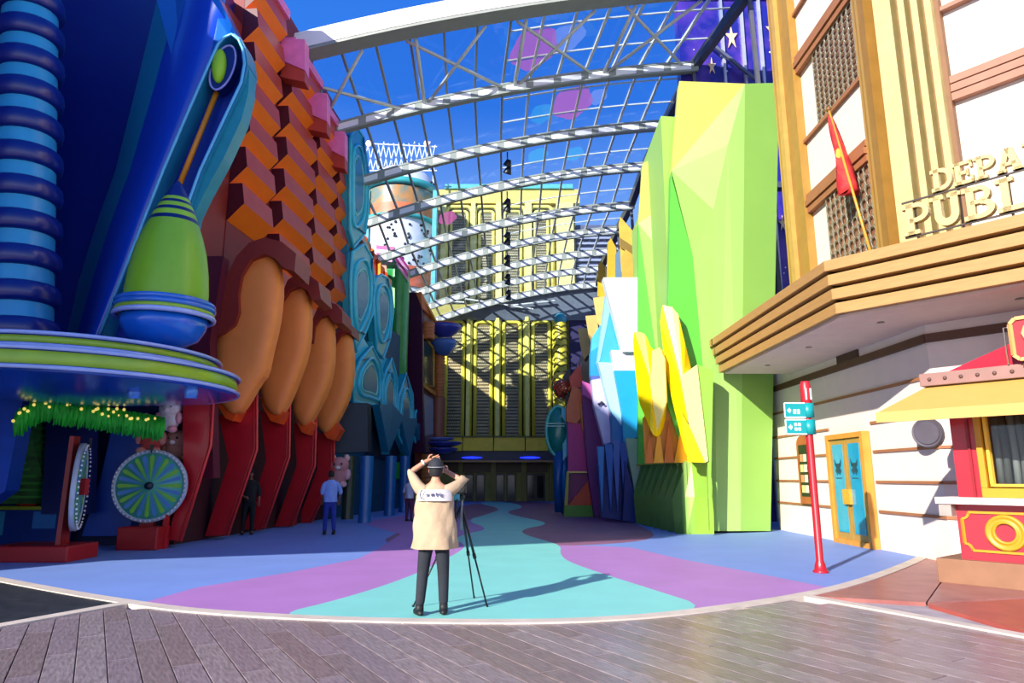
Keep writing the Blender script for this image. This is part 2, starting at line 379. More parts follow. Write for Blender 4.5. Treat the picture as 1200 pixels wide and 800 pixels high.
# horizontal wooden bands on the side face
def band(z, h, o, label=None):
    for i in range(3 if h > .4 else 1):
        n = 3 if h > .4 else 1
        oo = o - (0.05 * abs(i - 1) if n == 3 else 0)
        part('wood_band', MB().box((XB - oo, YC + 1.15, z + i * h / n + .015), (XB, 17.55, z + (i + 1) * h / n - .015)), BRN, cream)
def zside(px, py): return PX(px, py, XB).z
zB1, zB2, zB3, zB4 = zside(942, 242), zside(945, 165), zside(930, 82), zside(931, 18)
band(zB1 - .42, .55, .2); band(zB2 - .1, .12, .1); band(zB3 - .42, .55, .2); band(zB4 - .1, .12, .1); band(zB4 + 2.2, .55, .2)
for s0, zz, h in ((1.02, 8.9, .55), (1.02, 10.9, .12), (1.02, 12.7, .12)):
    for i in range(3 if h > .4 else 1):
        n = 3 if h > .4 else 1
        part('wood_band', MB().bar(diag(s0, .08, zz + (i + .5) * h / n), diag(8, .08, zz + (i + .5) * h / n), .16, h / n - .03), M('#a0705a', .6), cream)
# lattice windows
def grille(parent, fn, u0, u1, z0, z1, nu, nz, mring, r=.018):
    mb = MB(); du = (u1 - u0) / nu; dz = (z1 - z0) / nz
    for i in range(nu):
        for j in range(nz):
            cu = u0 + (i + .5) * du; cz = z0 + (j + .5) * dz
            pts = [fn(cu + du * .5 * math.cos(t) * (.9 + .1 * ((i + j) % 2)), cz + dz * .56 * math.sin(t)) for t in [2 * math.pi * k / 8 for k in range(8)]]
            mb.tube(pts, r, 3, closed=True)
    for i in range(nu + 1): mb.bar(fn(u0 + i * du, z0), fn(u0 + i * du, z1), r * 1.3)
    part('grille', mb, mring, parent, kind='stuff')
winA = (PX(1008, 60, XB).y, PX(958, 100, XB).y)
winb = M2('#7a4a30', '#9c6a4c', 9, .5, (1, 1, 1), .2)
for zl, zh in ((zt + .0, zB1 - .42), (zB2 + .02, zB3 - .42)):
    part('window_panel', MB().box((XB - .03, winA[0], zl), (XB + .01, winA[1], zh)), winb, cream)
    grille(cream, lambda u, z: Vector((XB - .08, u, z)), winA[0] + .02, winA[1] - .02, zl, zh, 9, 12, M('#a9a08c', .35, .5))
part('window_panel', MB().slab([diag(2.35, .02, 5), diag(5, .02, 5), diag(5, .05, 5), diag(2.35, .05, 5)], (0, 0, 3.7)), winb, cream)
grille(cream, lambda u, z: diag(u, .09, z), 2.38, 4.9, 5.05, 8.7, 12, 15, M('#bdb48c', .35, .5))
# ---- raised lettering standing on the canopy
def glyph(ch):
    """slab-serif strokes in a 1-high box: list of (x0,z0,x1,z1) boxes, plus arcs (cx,cz,ri,ro,a0,a1,sx)"""
    s = .20; B = []; A = []; w_ = .8
    V = lambda x, z0=0, z1=1: B.append((x, z0, x + s, z1))
    H = lambda x0, x1, z, t=.15: B.append((x0, z, x1, z + t))
    if ch == 'D': V(.12); H(0, .42, 0, .16); H(0, .42, .84, .16); A.append((.40, .5, .30, .5, -90, 90, .85)); w_ = .85
    if ch == 'E': V(.1); H(0, .74, 0); H(0, .74, .85); H(.2, .56, .43); B.append((.64, .0, .74, .32)); B.append((.64, .68, .74, 1)); B.append((.5, .34, .58, .66)); w_ = .78
    if ch == 'P': V(.12); H(0, .46, 0, .13); H(0, .45, .86, .14); H(.2, .45, .38, .14); A.append((.44, .69, .16, .31, -90, 90, 1.05)); w_ = .8
    if ch == 'A': B.append(('q', (.02, 0), (.22, 0), (.50, 1), (.30, 1))); B.append(('q', (.58, 0), (.84, 0), (.58, 1), (.32, 1))); H(.18, .66, .25, .14); H(-.04, .3, 0, .12); H(.5, .9, 0, .12); w_ = .9
    if ch == 'R': V(.12); H(0, .44, 0, .13); H(0, .45, .86, .14); H(.2, .45, .42, .14); A.append((.44, .71, .15, .29, -90, 90, 1.05)); B.append(('q', (.60, 0), (.86, 0), (.60, .46), (.38, .46))); w_ = .86
    if ch == 'U': V(.1, .35); V(.56, .35); H(0, .38, .88, .12); H(.48, .84, .88, .12); A.append((.43, .38, .13, .36, 180, 360, .92)); w_ = .86
    if ch == 'B': V(.1); H(0, .45, 0, .14); H(0, .45, .86, .14); H(.2, .45, .45, .12); A.append((.42, .73, .14, .27, -90, 90, 1.1)); A.append((.44, .28, .14, .28, -90, 90, 1.25)); w_ = .84
    if ch == 'L': V(.12); H(0, .74, 0, .15); H(0, .44, .87, .13); B.append((.62, 0, .74, .38)); w_ = .78
    if ch == 'I': V(.12); H(0, .44, 0, .14); H(0, .44, .86, .14); w_ = .5
    if ch == 'T': V(.3); H(.16, .64, 0, .13); H(0, .8, .86, .14); B.append((0, .62, .1, 1)); B.append((.7, .62, .8, 1)); w_ = .84
    if ch == 'C': A.append((.44, .5, .26, .46, 55, 305, .92)); B.append((.66, .62, .76, .95)); w_ = .8
    return B, A, w_
def letter(parent, ch, org, U, Z, N, h, th, mat, name='letter'):
    B, A, w_ = glyph(ch); mb = MB(); T = lambda x, z: org + U * (x * h) + Z * (z * h)
    for b in B:
        if b[0] == 'q': pts = [T(*q) for q in b[1:]]
        else: pts = [T(b[0], b[1]), T(b[2], b[1]), T(b[2], b[3]), T(b[0], b[3])]
        mb.slab(pts, N * th)
    for cx, cz, ri, ro, a0, a1, sx in A:
        n = 10
        for i in range(n):
            t0, t1 = R_(a0 + (a1 - a0) * i / n), R_(a0 + (a1 - a0) * (i + 1) / n)
            mb.slab([v - N * .006 for v in (T(cx + ri * sx * math.cos(t0), cz + ri * math.sin(t0)), T(cx + ro * sx * math.cos(t0), cz + ro * math.sin(t0)),
                     T(cx + ro * sx * math.cos(t1), cz + ro * math.sin(t1)), T(cx + ri * sx * math.cos(t1), cz + ri * math.sin(t1)))], N * (th + .012))
    if parent is not None: part(name, mb, mat, parent)
    return w_ * h
sign = thing('roof_lettering', 'raised cream slab letters standing on the wooden canopy', 'sign', tuple(A1 + Vector((.7, -.2, zt))))
nA = Vector((e2.y, -e2.x, 0)); nA = nA if nA.dot(Vector((-.77, -.64, 0))) > 0 else -nA
AP = VP((A1.x + .1, A1.y), ((A1 + e2).x + .1, (A1 + e2).y))
up = Vector((0, 0, 1)); LET = M('#c4ae74', .45, var=.03); FRM = M('#3b2f2a', .5)
pb = AP(1060, 280); pt_ = AP(1058, 252); h1 = .78; org = pb.copy(); s = 0
z1 = zt + .16; x0 = org
for ch in 'PUBLIC':
    s += letter(sign, ch, Vector((x0.x, x0.y, z1)) + e2 * s, e2, up, -nA * 1, h1 * .73, .12, LET) + .0
s = 0; x1_ = AP(1094, 240)
for ch in 'DEPART':
    s += letter(sign, ch, Vector((x1_.x, x1_.y, z1 + .66)) + e2 * s, e2, up, -nA, .40, .10, LET) + .0
for z in (z1 - .02, z1 + .635):
    part('rail', MB().bar(Vector((x0.x, x0.y, z)) - nA * .06, Vector((x0.x, x0.y, z)) + e2 * 3.4 - nA * .06, .03, .03), FRM, sign)
for k in range(5):
    b = Vector((x0.x, x0.y, zt)) + e2 * (.2 + .7 * k) - nA * .07
    part('post', MB().bar(b, b + up * .8, .03), FRM, sign)
# ---- door
dY0, dY1 = 17.62, 15.75; dz = 2.62
door = struct('door_1', MB().box((XB - .10, dY1 + .03, .01), (XB - .02, dY0 - .03, dz - .02)), M('#a07430', .45))
for a, b, z0, z1 in ((dY1, dY1 + .12, .12, dz - .12), (dY0 - .12, dY0, .12, dz - .12), (dY1, dY0, dz - .12, dz), (dY1, dY0, 0, .12)):
    part('door_frame', MB().box((XB - .2, a, z0), (XB - .02, b, z1)), M('#c98a35', .45), door)
BL = glass('#1a9fc0', 1.5)
TG = M('#1391b4', .12, var=.08, coat=.5)
mid = (dY0 + dY1) / 2
for a, b in ((dY1 + .14, mid - .02), (mid + .02, dY0 - .14)):
    lf = part('door_leaf', MB().box((XB - .15, a, .12), (XB - .10, b, dz - .13)), M('#a8823a', .4), door)
    part('glass_pane', MB().box((XB - .165, a + .13, .28), (XB - .15, b - .13, dz - .25)), TG, lf)
    # crest printed on the pane: horned head over a tapering shield
    c = Vector((XB - .17, (a + b) / 2, 1.82)); em = MB()
    q = lambda y, z: c + Vector((0, -y, z))
    em.slab([q(-.09, .09), q(.09, .09), q(.07, -.06), q(0, -.17), q(-.07, -.06)], (-.004, 0, 0))
    for s_ in (-1, 1): em.slab([q(s_ * .07, .06), q(s_ * .17, .2), q(s_ * .15, .04), q(s_ * .08, -.02)], (-.004, 0, 0)); em.slab([q(s_ * .1, -.02), q(s_ * .15, -.08), q(s_ * .05, -.2), q(s_ * .06, -.1)], (-.004, 0, 0))
    em.slab([q(-.15, -.25), q(.15, -.25), q(.15, -.27), q(-.15, -.27)], (-.004, 0, 0))
    part('crest', em, M('#1d3f4c', .5), lf)
    hy = mid + (.1 if a > mid else -.1)
    part('handle', MB().box((XB - .24, hy - .07, .95), (XB - .15, hy + .07, 1.3)), M('#e0a63c', .3, .3), lf)
# ---- poster case, speaker
pc = thing('poster_case', 'narrow brown arched poster case on the cream wall behind the red signpost', 'poster case', (XB, 19, 1.2))
pya, pyb = PX(956, 560, XB).y, PX(941, 560, XB).y; pza, pzb = PX(948, 590, XB).z, PX(948, 520, XB).z
prof = [(pya, pza), (pyb, pza), (pyb, pzb)] + [((pya + pyb) / 2 + (pyb - pya) / 2 * math.cos(t), pzb + .25 * math.sin(t)) for t in [math.pi * i / 8 for i in range(1, 8)]] + [(pya, pzb)]
part('case', MB().slab([Vector((XB - .12, y, z)) for y, z in prof], (.12, 0, 0)), M('#a5562a', .5), pc)
part('display_board', MB().box((XB - .135, pya + .15, pza + .2), (XB - .12, pyb - .15, pzb - .02)), M('#151213', .4), pc)
for i in range(8):
    y = pya + .17 + (pyb - pya - .36) * .5 * (i % 2) + random.uniform(0, .02); z = pza + .3 + (i // 2) * .28
    part('notice', MB().box((XB - .142, y, z), (XB - .135, y + (pyb - pya - .36) * .42, z + .2)), M(['#e8dcb4', '#d9c27e', '#cfd0b0', '#c98a5a'][i % 4], .6), pc)
spk = diag(0, 0, 0)
sp = PX(1096, 507, XB)
solo('wall_speaker', MB().lathe([(0, .075), (.22, .075), (.235, .055), (.27, .06), (.29, .02), (.29, 0), (0, 0)], sp + Vector((-.14, 0, 0)), 28, (-.80, -.60, 0), smooth=False).tube([sp, sp + Vector((-.14, 0, 0))], .07, 10), M('#55505a', .5, .3), 'round dark grey speaker grille on the cream wall left of the red kiosk', 'speaker', sp)
# ---- flag on its pole
fa, fb = PX(1027, 300, 7.6), None
base = Vector((7.75, PX(1026, 290, 7.75).y, zt)); tip = P(971, 128, base.y + 1.6)
tip = Vector((tip.x, tip.y, tip.z))
fl = thing('flagpole', 'slanted wooden flagpole with a furled red flag on the upper facade', 'flagpole', tuple(base))
part('pole', MB().tube([base, tip], [.035, .025], 8), M('#c98f35', .4), fl)
part('finial', MB().ball(tip, .07, 10), M('#7a5220', .4), fl)
fm = MB(); rows = []
for i in range(11):
    t = i / 10; p = tip.lerp(base, .03 + .42 * t) + Vector((0, 0, -.06 - .35 * t * (1 - .3 * t)))
    w_ = .05 + .17 * t ** .8; ring = []
    for j in range(10):
        a = 2 * math.pi * j / 10; rr = w_ * (1 + .35 * math.sin(3 * a + i * .5))
        ring.append(p + Vector((rr * math.cos(a), .5 * rr * math.sin(a), 0)) + Vector((0, 0, -.08 * t * math.cos(2 * a))))
    rows.append(ring)
vs = [v for r in rows for v in r]
fm.add(vs, [(i * 10 + j, i * 10 + (j + 1) % 10, (i + 1) * 10 + (j + 1) % 10, (i + 1) * 10 + j) for i in range(10) for j in range(10)] + [tuple(range(10)), tuple(range(100, 110))], 0, True)
part('flag', fm, M2('#b01420', '#d23a30', 6, .8, (1, 1, .6), .15), fl)
part('flag_crest', MB().ball(tip.lerp(base, .24) + Vector((-.08, -.09, -.3)), (.08, .03, .2), 8), M('#d8a63a', .7), fl)

# ================================================================== KIOSK
K0 = Vector((6.55, 11.0, 0)); KN = Vector((-.77, -.64, 0))
def kp(s, o, z): return K0 + Ev * s + KN * o + Vector((0, 0, z))
def kbox(s0, s1, o0, o1, z0, z1): 
    mb = MB(); mb.slab([kp(s0, o0, z0), kp(s1, o0, z0), kp(s1, o1, z0), kp(s0, o1, z0)], (0, 0, z1 - z0)); return mb
KR = M('#a82a38', .35, var=.05, coat=.4); KY = M('#c08c20', .4, var=.04); KBR = M('#8a6248', .6)
kio = thing('ticket_kiosk', 'red and yellow ticket kiosk with a curtained window and white counter', 'kiosk', tuple(K0))
_kp = VP(tuple((K0 - KN * -0 + KN * -.12).xy), tuple((K0 + KN * -.12 + Ev).xy))
sK = lambda px, py: (_kp(px, py) - K0).dot(Ev)
sWF, sWG, sBR, sRG = sK(1137, 475), sK(1147, 475), sK(1129, 620), sK(1178, 618)
print('kiosk', sWF, sWG, sBR, sRG)
part('plinth', kbox(0, 5, -2.1, 0, 0, .36), KBR, kio, bevel=.01)
part('counter_wall', kbox(.32, 5, -2.0, -.12, .36, 1.2), KR, kio)
part('window_wall', kbox(.36, sWF, -2.0, -.18, 1.2, 2.7), M('#b51a2c', .35, coat=.4), kio)
part('pillar_moulding', kbox(sWF - .12, sWF - .08, -.18, -.14, 1.25, 2.65), M('#8d1322', .4), kio)
part('rear_wall', kbox(.36, 5, -2.0, -1.6, 1.2, 2.7), M('#3a1c1a', .6), kio)
part('counter', kbox(.12, 5, -.6, .12, 1.18, 1.28), M('#e6e0da', .3, var=.02), kio, bevel=.01)
part('counter_bracket', kbox(.15, .32, -.3, .08, 1.0, 1.18), M('#9a938c', .4), kio)
for a in ((sWF, 5, 1.28, 1.42), (sWF, 5, 2.55, 2.7), (sWF, sWG - .03, 1.42, 2.55)):
    part('window_frame', kbox(a[0], a[1], -.3, -.12, a[2], a[3]), KY, kio, bevel=.008)
for a in ((sWG - .01, 5, 1.44, 1.48), (sWG - .01, sWG + .03, 1.44, 2.55)):
    part('window_bead', kbox(a[0], a[1], -.34, -.2, a[2], a[3]), M('#f3c23c', .4), kio)
part('window_glass', kbox(sWG, 5, -.32, -.31, 1.44, 2.6), glass('#e8eef0', 1.45, .95), kio)
for i in range(26):
    s_ = sWG + .05 + i * .1; mb = MB()
    mb.tube([kp(s_, -.55 + .06 * math.sin(i * 1.9), 1.46), kp(s_ + .01, -.55 + .06 * math.cos(i), 2.0), kp(s_, -.55 + .06 * math.sin(i * 1.9), 2.6)], [.055, .045, .055], 6)
    part('curtain_fold', mb, (M('#8f8a84', .8), M('#6a6560', .8), M('#b5b0a8', .8))[i % 3], kio)
# bordered panel with a ring
def inset(pts, w_, o0, o1, mat, name):
    mb = MB()
    for i in range(len(pts)):
        a, b = pts[i], pts[(i + 1) % len(pts)]
        mb.bar(kp(a[0], o1, a[1]), kp(b[0], o1, b[1]), w_, w_)
    return part(name, mb, mat, kio)
bp = [(.55, .52), (.62, .50)] ; z0_, z1_ = .5, 1.06; s0_, s1_ = sBR, sBR + 2 * (sRG - sBR); c_ = .1
arcp = lambda cx, cz, a0, a1: [(cx + c_ * math.cos(R_(a0 + (a1 - a0) * i / 5)), cz + c_ * math.sin(R_(a0 + (a1 - a0) * i / 5))) for i in range(6)]
bpts = arcp(s0_, z0_, 90, 0) + arcp(s1_, z0_, 180, 90) + arcp(s1_, z1_, 270, 180) + arcp(s0_, z1_, 0, -90)
inset(bpts, .035, 0, -.11, KY, 'panel_border')
rc = kp(sRG, -.12, .78)
part('panel_ring', MB().lathe([(.13, 0), (.13, .045), (.16, .05), (.165, .035), (.21, .035), (.22, .05), (.255, .045), (.26, 0)], rc, 32, KN), KY, kio, bevel=0)
# awning
mb = MB()
aw = [kp(-.35, .75, 2.52), kp(5, .75, 2.52), kp(5, -.1, 3.02), kp(.25, -.1, 3.02)]
mb.slab(aw, (0, 0, .05))
part('awning', mb, M('#bf9c50', .6, var=.03), kio)
part('awning_valance', MB().bar(kp(-.35, .75, 2.50), kp(5, .75, 2.50), .05, .16), M('#c4a258', .6), kio)
part('awning_side', MB().slab([kp(-.35, .75, 2.52), kp(.25, -.1, 3.02), kp(.3, -.6, 2.85), kp(.28, -.4, 2.6)], Ev * .04), M('#b98d32', .6), kio)
fas = part('fascia', kbox(.1, 5, -1.9, .12, 3.0, 3.2), M('#8f6a62', .5), kio, bevel=.01)
for i in range(12): part('rivet', MB().ball(kp(.25 + i * .22, .13, 3.1), (.03, .03, .03), 8), M('#5e423c', .4), fas)
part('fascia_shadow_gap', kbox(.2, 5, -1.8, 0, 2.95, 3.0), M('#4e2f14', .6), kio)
part('roof', MB().slab([kp(.45, .0, 3.2), kp(5, 0, 3.2), kp(5, -.9, 3.85), kp(1.6, -.9, 3.85)], (0, 0, -.05)), M('#c5283a', .5), kio)
part('roof', MB().slab([kp(.45, .0, 3.2), kp(1.6, -.9, 3.85), kp(.6, -1.9, 3.2)], (0, 0, -.05)), M('#a31d30', .5), kio)
ks = thing('kiosk_sign', 'red and gold notched sign board above the kiosk fascia at the right edge', 'sign', tuple(kp(1.9, .1, 3.2)))
sx0, sz0, sx1, sz1 = 1.42, 3.25, 3.4, 3.85; n_ = .07
def notch(a, b, c, d, n): return [(a + n, b), (c - n, b), (c, b + n), (c, d - n), (c - n, d), (a + n, d), (a, d - n), (a, b + n)]
part('board', MB().slab([kp(a, .14, b) for a, b in notch(sx0, sz0, sx1, sz1, n_)], KN * .06), M('#9c1f2c', .45), ks)
mb = MB(); npt = notch(sx0, sz0, sx1, sz1, n_)
for i in range(8): a, b = npt[i], npt[(i + 1) % 8]; mb.bar(kp(a[0], .21, a[1]), kp(b[0], .21, b[1]), .045, .05)
part('border', mb, M('#e5a060', .45), ks)
cs = kp(1.73, .215, 3.66); T = lambda x, z: kp(1.56 + x, .22, 3.5 + z)
part('letter', MB().tube([T(.2, .27), T(.13, .29), T(.04, .22), T(0, .12), T(.03, .03), T(.1, .0), T(.18, .05)], .022, 6), LET, ks)
part('letter', MB().tube([T(.33, .15), T(.27, .17), T(.22, .1), T(.26, .03), T(.32, .06), T(.35, .16), T(.35, .05), T(.4, .04)], .018, 6), LET, ks)
part('letter', MB().tube([T(.46, .03), T(.46, .17), T(.52, .17), T(.56, .1), T(.56, .03)], .018, 6), LET, ks)
part('rod', MB().tube([kp(1.32, .14, 3.2), kp(1.32, .14, 3.75), kp(1.42, .14, 3.75)], .012, 6), M('#b9b2ac', .3, .8), ks)
for s_ in (1.5, 2.6): part('bracket', kbox(s_, s_ + .05, .1, .16, 3.15, 3.3), M('#4b1a1f', .5), ks)

# ================================================================== SIGNPOST
pb = G(962, 671)
sgn = thing('direction_signpost', 'tall red signpost with two teal direction panels and red cap', 'signpost', tuple(pb))
tz = P(953, 447, pb.y).z
part('post', MB().lathe([(0, 0), (.125, 0), (.13, .03), (.10, .05), (.085, .14), (.062, .2), (.062, tz - .42)], pb, 20), M('#b01c28', .35, coat=.4), sgn)
part('cap', MB().lathe([(.055, -.44), (.09, -.42), (.09, -.06), (.075, -.03), (.075, 0), (0, .01)], pb + Vector((0, 0, tz)), 20), M('#b8202e', .4), sgn)
for a in (-.045, .035): part('cap_mark', MB().box((pb.x + a, pb.y - .094, tz - .33), (pb.x + a + .022, pb.y - .07, tz - .13)), M('#f0e8e4', .5), sgn)
part('collar', MB().lathe([(.04, -.8), (.04, -.42)], pb + Vector((0, 0, tz)), 12), M('#20302f', .4), sgn)
TL = M('#0b8f93', .4, var=.03)
for i, z in enumerate((tz - .64, tz - .93)):
    h_ = .25
    sl = part('sleeve', MB().lathe([(0, 0), (.105, 0), (.105, h_), (0, h_)], pb + Vector((.01, 0, z)), 20), TL, sgn)
    x1, x0 = pb.x - .07, pb.x - .42; yy = pb.y - .08
    pn = part('sign_panel', MB().box((x0, yy, z + .0), (x1, yy + .03, z + h_ - .01)), TL, sgn)
    mb = MB(); 
    for a, b in (((x0, z), (x1, z)), ((x1, z + h_), (x0, z + h_)), ((x0, z), (x0, z + h_))):
        mb.bar((a[0], yy + .012, a[1]), (b[0], yy + .012, b[1]), .03, .02)
    part('panel_edge', mb, M('#eef2f0', .4), pn)
    part('arrow', MB().slab([(x0 + .03, yy - .004, z + .12), (x0 + .08, yy - .004, z + .17), (x0 + .08, yy - .004, z + .07)], (0, .004, 0)), M('#f4f6f4', .5), pn)
    part('arrow', MB().box((x0 + .075, yy - .004, z + .1), (x0 + .1, yy, z + .14)), M('#f4f6f4', .5), pn)
    for k in range(2 if i == 0 else 4):
        xx = x0 + .14 + k % 2 * .065; zz = z + (.06 if k < 2 else .14)
        part('symbol', MB().box((xx, yy - .004, zz), (xx + .045, yy, zz + (.05 if i else .08))), M('#f4f6f4', .5), pn)
# ================================================================== STARRY WALL (right, behind the green tower)
stars = thing('starry_wall', 'deep blue wall painted with stars and purple swirls behind the green tower', 'wall', (9, 26, 0))
STARM = M2('#1c1e86', '#6a3fae', .55, .35, (1, 1, 1), .12, .56, coat=.3)
part('wall_panel', MB().box((7.0, 25.6, 0), (16, 26.2, 26)), STARM, stars)
mul = M('#c9ccd6', .3, .5)
for px in (848, 872, 893, 921, 945, 980):
    x = P(px, 60, 25.5).x; part('mullion', MB().box((x - .05, 25.45, 0), (x + .05, 25.6, 26)), mul, stars)
for z in (17.2, 21.6, 13): part('mullion', MB().box((6.9, 25.4, z - .12), (16, 25.6, z + .12)), M('#565a70', .4, .4), stars)
part('brace', MB().bar(P(832, 50, 25.3), P(884, 92, 25.3), .12), M('#6a6f84', .4, .4), stars)
mb = MB()
for k in range(160):
    c = Vector((random.uniform(7.2, 14), 25.58, random.uniform(6, 25))); r = random.uniform(.02, .05)
    mb.slab([c + Vector((r, 0, 0)), c + Vector((0, 0, r)), c + Vector((-r, 0, 0)), c + Vector((0, 0, -r))], (0, -.01, 0))
part('star_dots', mb, M('#e9ecff', .5), stars, kind='stuff')
for px, py, r in ((857, 44, .5), (905, 36, .5), (834, 78, .35), (917, 262, .3)):
    c = P(px, py, 25.55); pts = []
    for k in range(10):
        a = math.pi / 2 + math.pi * k / 5; rr = r if k % 2 == 0 else r * .35
        pts.append(c + Vector((rr * .55 * math.cos(a), 0, rr * 1.2 * math.sin(a))))
    part('star', MB().slab(pts, (0, -.03, 0)), M('#e9c9a0', .5), stars)

# ================================================================== GREEN TOWER
gt = thing('green_tower', 'tall lime green faceted tower wall with a yellow top corner', 'tower', (6.6, 21, 0))
def gy(px): return 20.0 + (px - 790) / 80 * .35 if px <= 874 else 20.35 + (px - 874) / 40 * .6
def GP(parent, px, mat, th=.5, name='facet', ymap=gy, bulge=None):
    pts = [P(q[0], q[1], ymap(q[0]) + (q[2] if len(q) > 2 else 0)) for q in px]
    return part(name, MB().slab(pts, (0.05, th, 0)), mat, parent)
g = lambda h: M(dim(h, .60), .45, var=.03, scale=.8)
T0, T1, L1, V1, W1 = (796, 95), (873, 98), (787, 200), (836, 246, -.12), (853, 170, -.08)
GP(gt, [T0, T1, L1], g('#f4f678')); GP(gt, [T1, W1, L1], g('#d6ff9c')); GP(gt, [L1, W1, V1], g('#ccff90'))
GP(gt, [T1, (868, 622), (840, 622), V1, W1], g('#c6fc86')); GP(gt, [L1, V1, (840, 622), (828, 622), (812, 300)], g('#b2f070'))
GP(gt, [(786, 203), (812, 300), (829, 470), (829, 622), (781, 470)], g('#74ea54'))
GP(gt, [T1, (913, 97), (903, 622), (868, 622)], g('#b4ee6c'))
part('core', MB().slab([P(797, 622, 20.6), P(868, 622, 20.8), P(902, 622, 21.5), P(902, 622, 21.5) + Vector((0, 3, 0)), P(800, 622, 20.6) + Vector((0, 4, 0))], (0, 0, 13.2)), g('#b4ee6c'), gt)
lt = thing('green_side_tower', 'lower lime green faceted tower with a yellow top left of the tall one', 'tower', (5.6, 22.5, 0))
ly = lambda px: 22.3 + (784 - px) / 36 * 1.2
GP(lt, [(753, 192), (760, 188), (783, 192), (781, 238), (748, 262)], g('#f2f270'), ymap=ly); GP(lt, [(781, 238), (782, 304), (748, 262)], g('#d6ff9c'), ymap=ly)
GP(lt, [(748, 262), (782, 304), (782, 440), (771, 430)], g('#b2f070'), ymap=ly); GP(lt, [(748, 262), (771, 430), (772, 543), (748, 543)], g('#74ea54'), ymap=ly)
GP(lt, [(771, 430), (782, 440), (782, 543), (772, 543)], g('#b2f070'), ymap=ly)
part('core', MB().slab([Vector((4.75, 23.8, 0)), Vector((5.5, 22.6, 0)), Vector((6.4, 22.6, 0)), Vector((6.4, 26, 0)), Vector((4.8, 26, 0))], (0, 0, 11.2)), g('#b4ee6c'), lt)

# ================================================================== GREEN PLEATED BASE AND YELLOW PETALS
gb = thing('pleated_base', 'low lime green pleated base wall below the yellow petals', 'wall', (4.8, 21, 0))
q0, q1, q2 = G(746, 611), G(800, 624), G(831, 623)
q0 = Vector((4.45, 24.6, 0)); q1 = Vector((4.92, 19.9, 0)); q2 = Vector((5.72, 20.0, 0))
hB = P(797, 542, 19.9).z
part('wall', MB().slab([q0 + Vector((.25, 0, 0)), q1 + Vector((.25, .2, 0)), q2 + Vector((0, .25, 0)), q2 + Vector((.6, 4, 0)), q0 + Vector((1.5, 0, 0))], (0, 0, hB - .02)), g('#7fc640'), gb)
n = 7
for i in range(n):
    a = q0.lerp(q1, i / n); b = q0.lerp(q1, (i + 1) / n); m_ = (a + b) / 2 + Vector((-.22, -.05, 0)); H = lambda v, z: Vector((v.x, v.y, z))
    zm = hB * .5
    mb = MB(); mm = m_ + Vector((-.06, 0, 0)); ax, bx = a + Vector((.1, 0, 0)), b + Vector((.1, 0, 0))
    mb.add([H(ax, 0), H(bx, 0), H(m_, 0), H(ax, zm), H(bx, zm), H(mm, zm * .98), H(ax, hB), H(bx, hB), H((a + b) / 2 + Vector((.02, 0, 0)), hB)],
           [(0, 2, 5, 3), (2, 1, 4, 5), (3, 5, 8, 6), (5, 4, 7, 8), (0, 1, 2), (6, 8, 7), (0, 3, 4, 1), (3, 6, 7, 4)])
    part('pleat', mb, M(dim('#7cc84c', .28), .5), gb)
mb = MB(); zm = hB * .52
c0, c1 = q1, q1.lerp(q2, .30)
H = lambda v, z, o=0: Vector((v.x, v.y + o, z))
part('facet', MB().slab([H(c0, 0), H(c1, 0), H(c1, zm, -.15), H(c0, zm)], (0, .3, 0)), g('#b4e860'), gb)
part('facet', MB().slab([H(c0, zm), H(c1, zm, -.15), H(c1, hB), H(c0, hB)], (0, .3, 0)), g('#c4ee78'), gb)
part('facet', MB().slab([H(c1, 0), H(q2, 0), H(q2, zm, -.12), H(c1, zm, -.15)], (0, .3, 0)), g('#b9ea50'), gb)
part('facet', MB().slab([H(c1, zm, -.15), H(q2, zm, -.12), H(q2, hB), H(c1, hB)], (0, .3, 0)), g('#a8dc4c'), gb)
part('cap', MB().slab([H(q0, hB), H(q1, hB), H(q2, hB), H(q2, hB, 4), H(q0, hB, 1)], (0, 0, .05)), g('#c9e060'), gb)
yp = thing('yellow_petals', 'bright yellow curved petal panels rising from the green pleated base', 'sculpture', (5.2, 21, hB))
y_ = lambda h: M(dim(h, .9), .4, var=.04)
GP(yp, [(753, 490), (781, 455), (800, 470), (806, 541), (756, 543)], y_('#d98a10'), .3, 'backing', lambda p: 20.1)
for k, (a, b, t) in enumerate(((756, 766, 505), (766, 778, 498), (778, 790, 492), (790, 806, 500))):
    GP(yp, [(a, 542), ((a + b) / 2, t), (b, 542)], y_(('#c96a0c', '#e6a010')[k % 2]), .3, 'spike', lambda p: 19.95)
pet1 = smoothpoly([(741, 388), (750, 389), (757, 392), (764, 411), (773, 407), (778, 412), (782, 450), (781, 485), (775, 508), (770, 512), (764, 508), (756, 488), (748, 470), (744, 430)], 1)
def petal(px, Y0, bend, mat, name='petal'):
    """curved plate: fan about a raised spine"""
    cx = sum(p[0] for p in px) / len(px); cy = sum(p[1] for p in px) / len(px)
    r = [P(x, y, Y0 + bend * abs(x - cx) / 20) for x, y in px]; sp1 = P(cx, cy, Y0 - bend)
    rb = [v + Vector((.1, .35, 0)) for v in r]; n = len(r); mb = MB()
    mb.add(r + [sp1] + rb, [(i, (i + 1) % n, n) for i in range(n)] + [tuple(n + 1 + i for i in reversed(range(n)))] + [((i + 1) % n, i, n + 1 + i, n + 1 + (i + 1) % n) for i in range(n)], 0)
    return part(name, mb, mat, yp)
petal(pet1, 19.75, .3, y_('#fbe000'))
GP(yp, [(764, 411), (773, 407), (779, 420), (781, 470), (770, 505), (762, 450)], y_('#f7e27a'), .1, 'petal_fold', lambda p: 19.42)
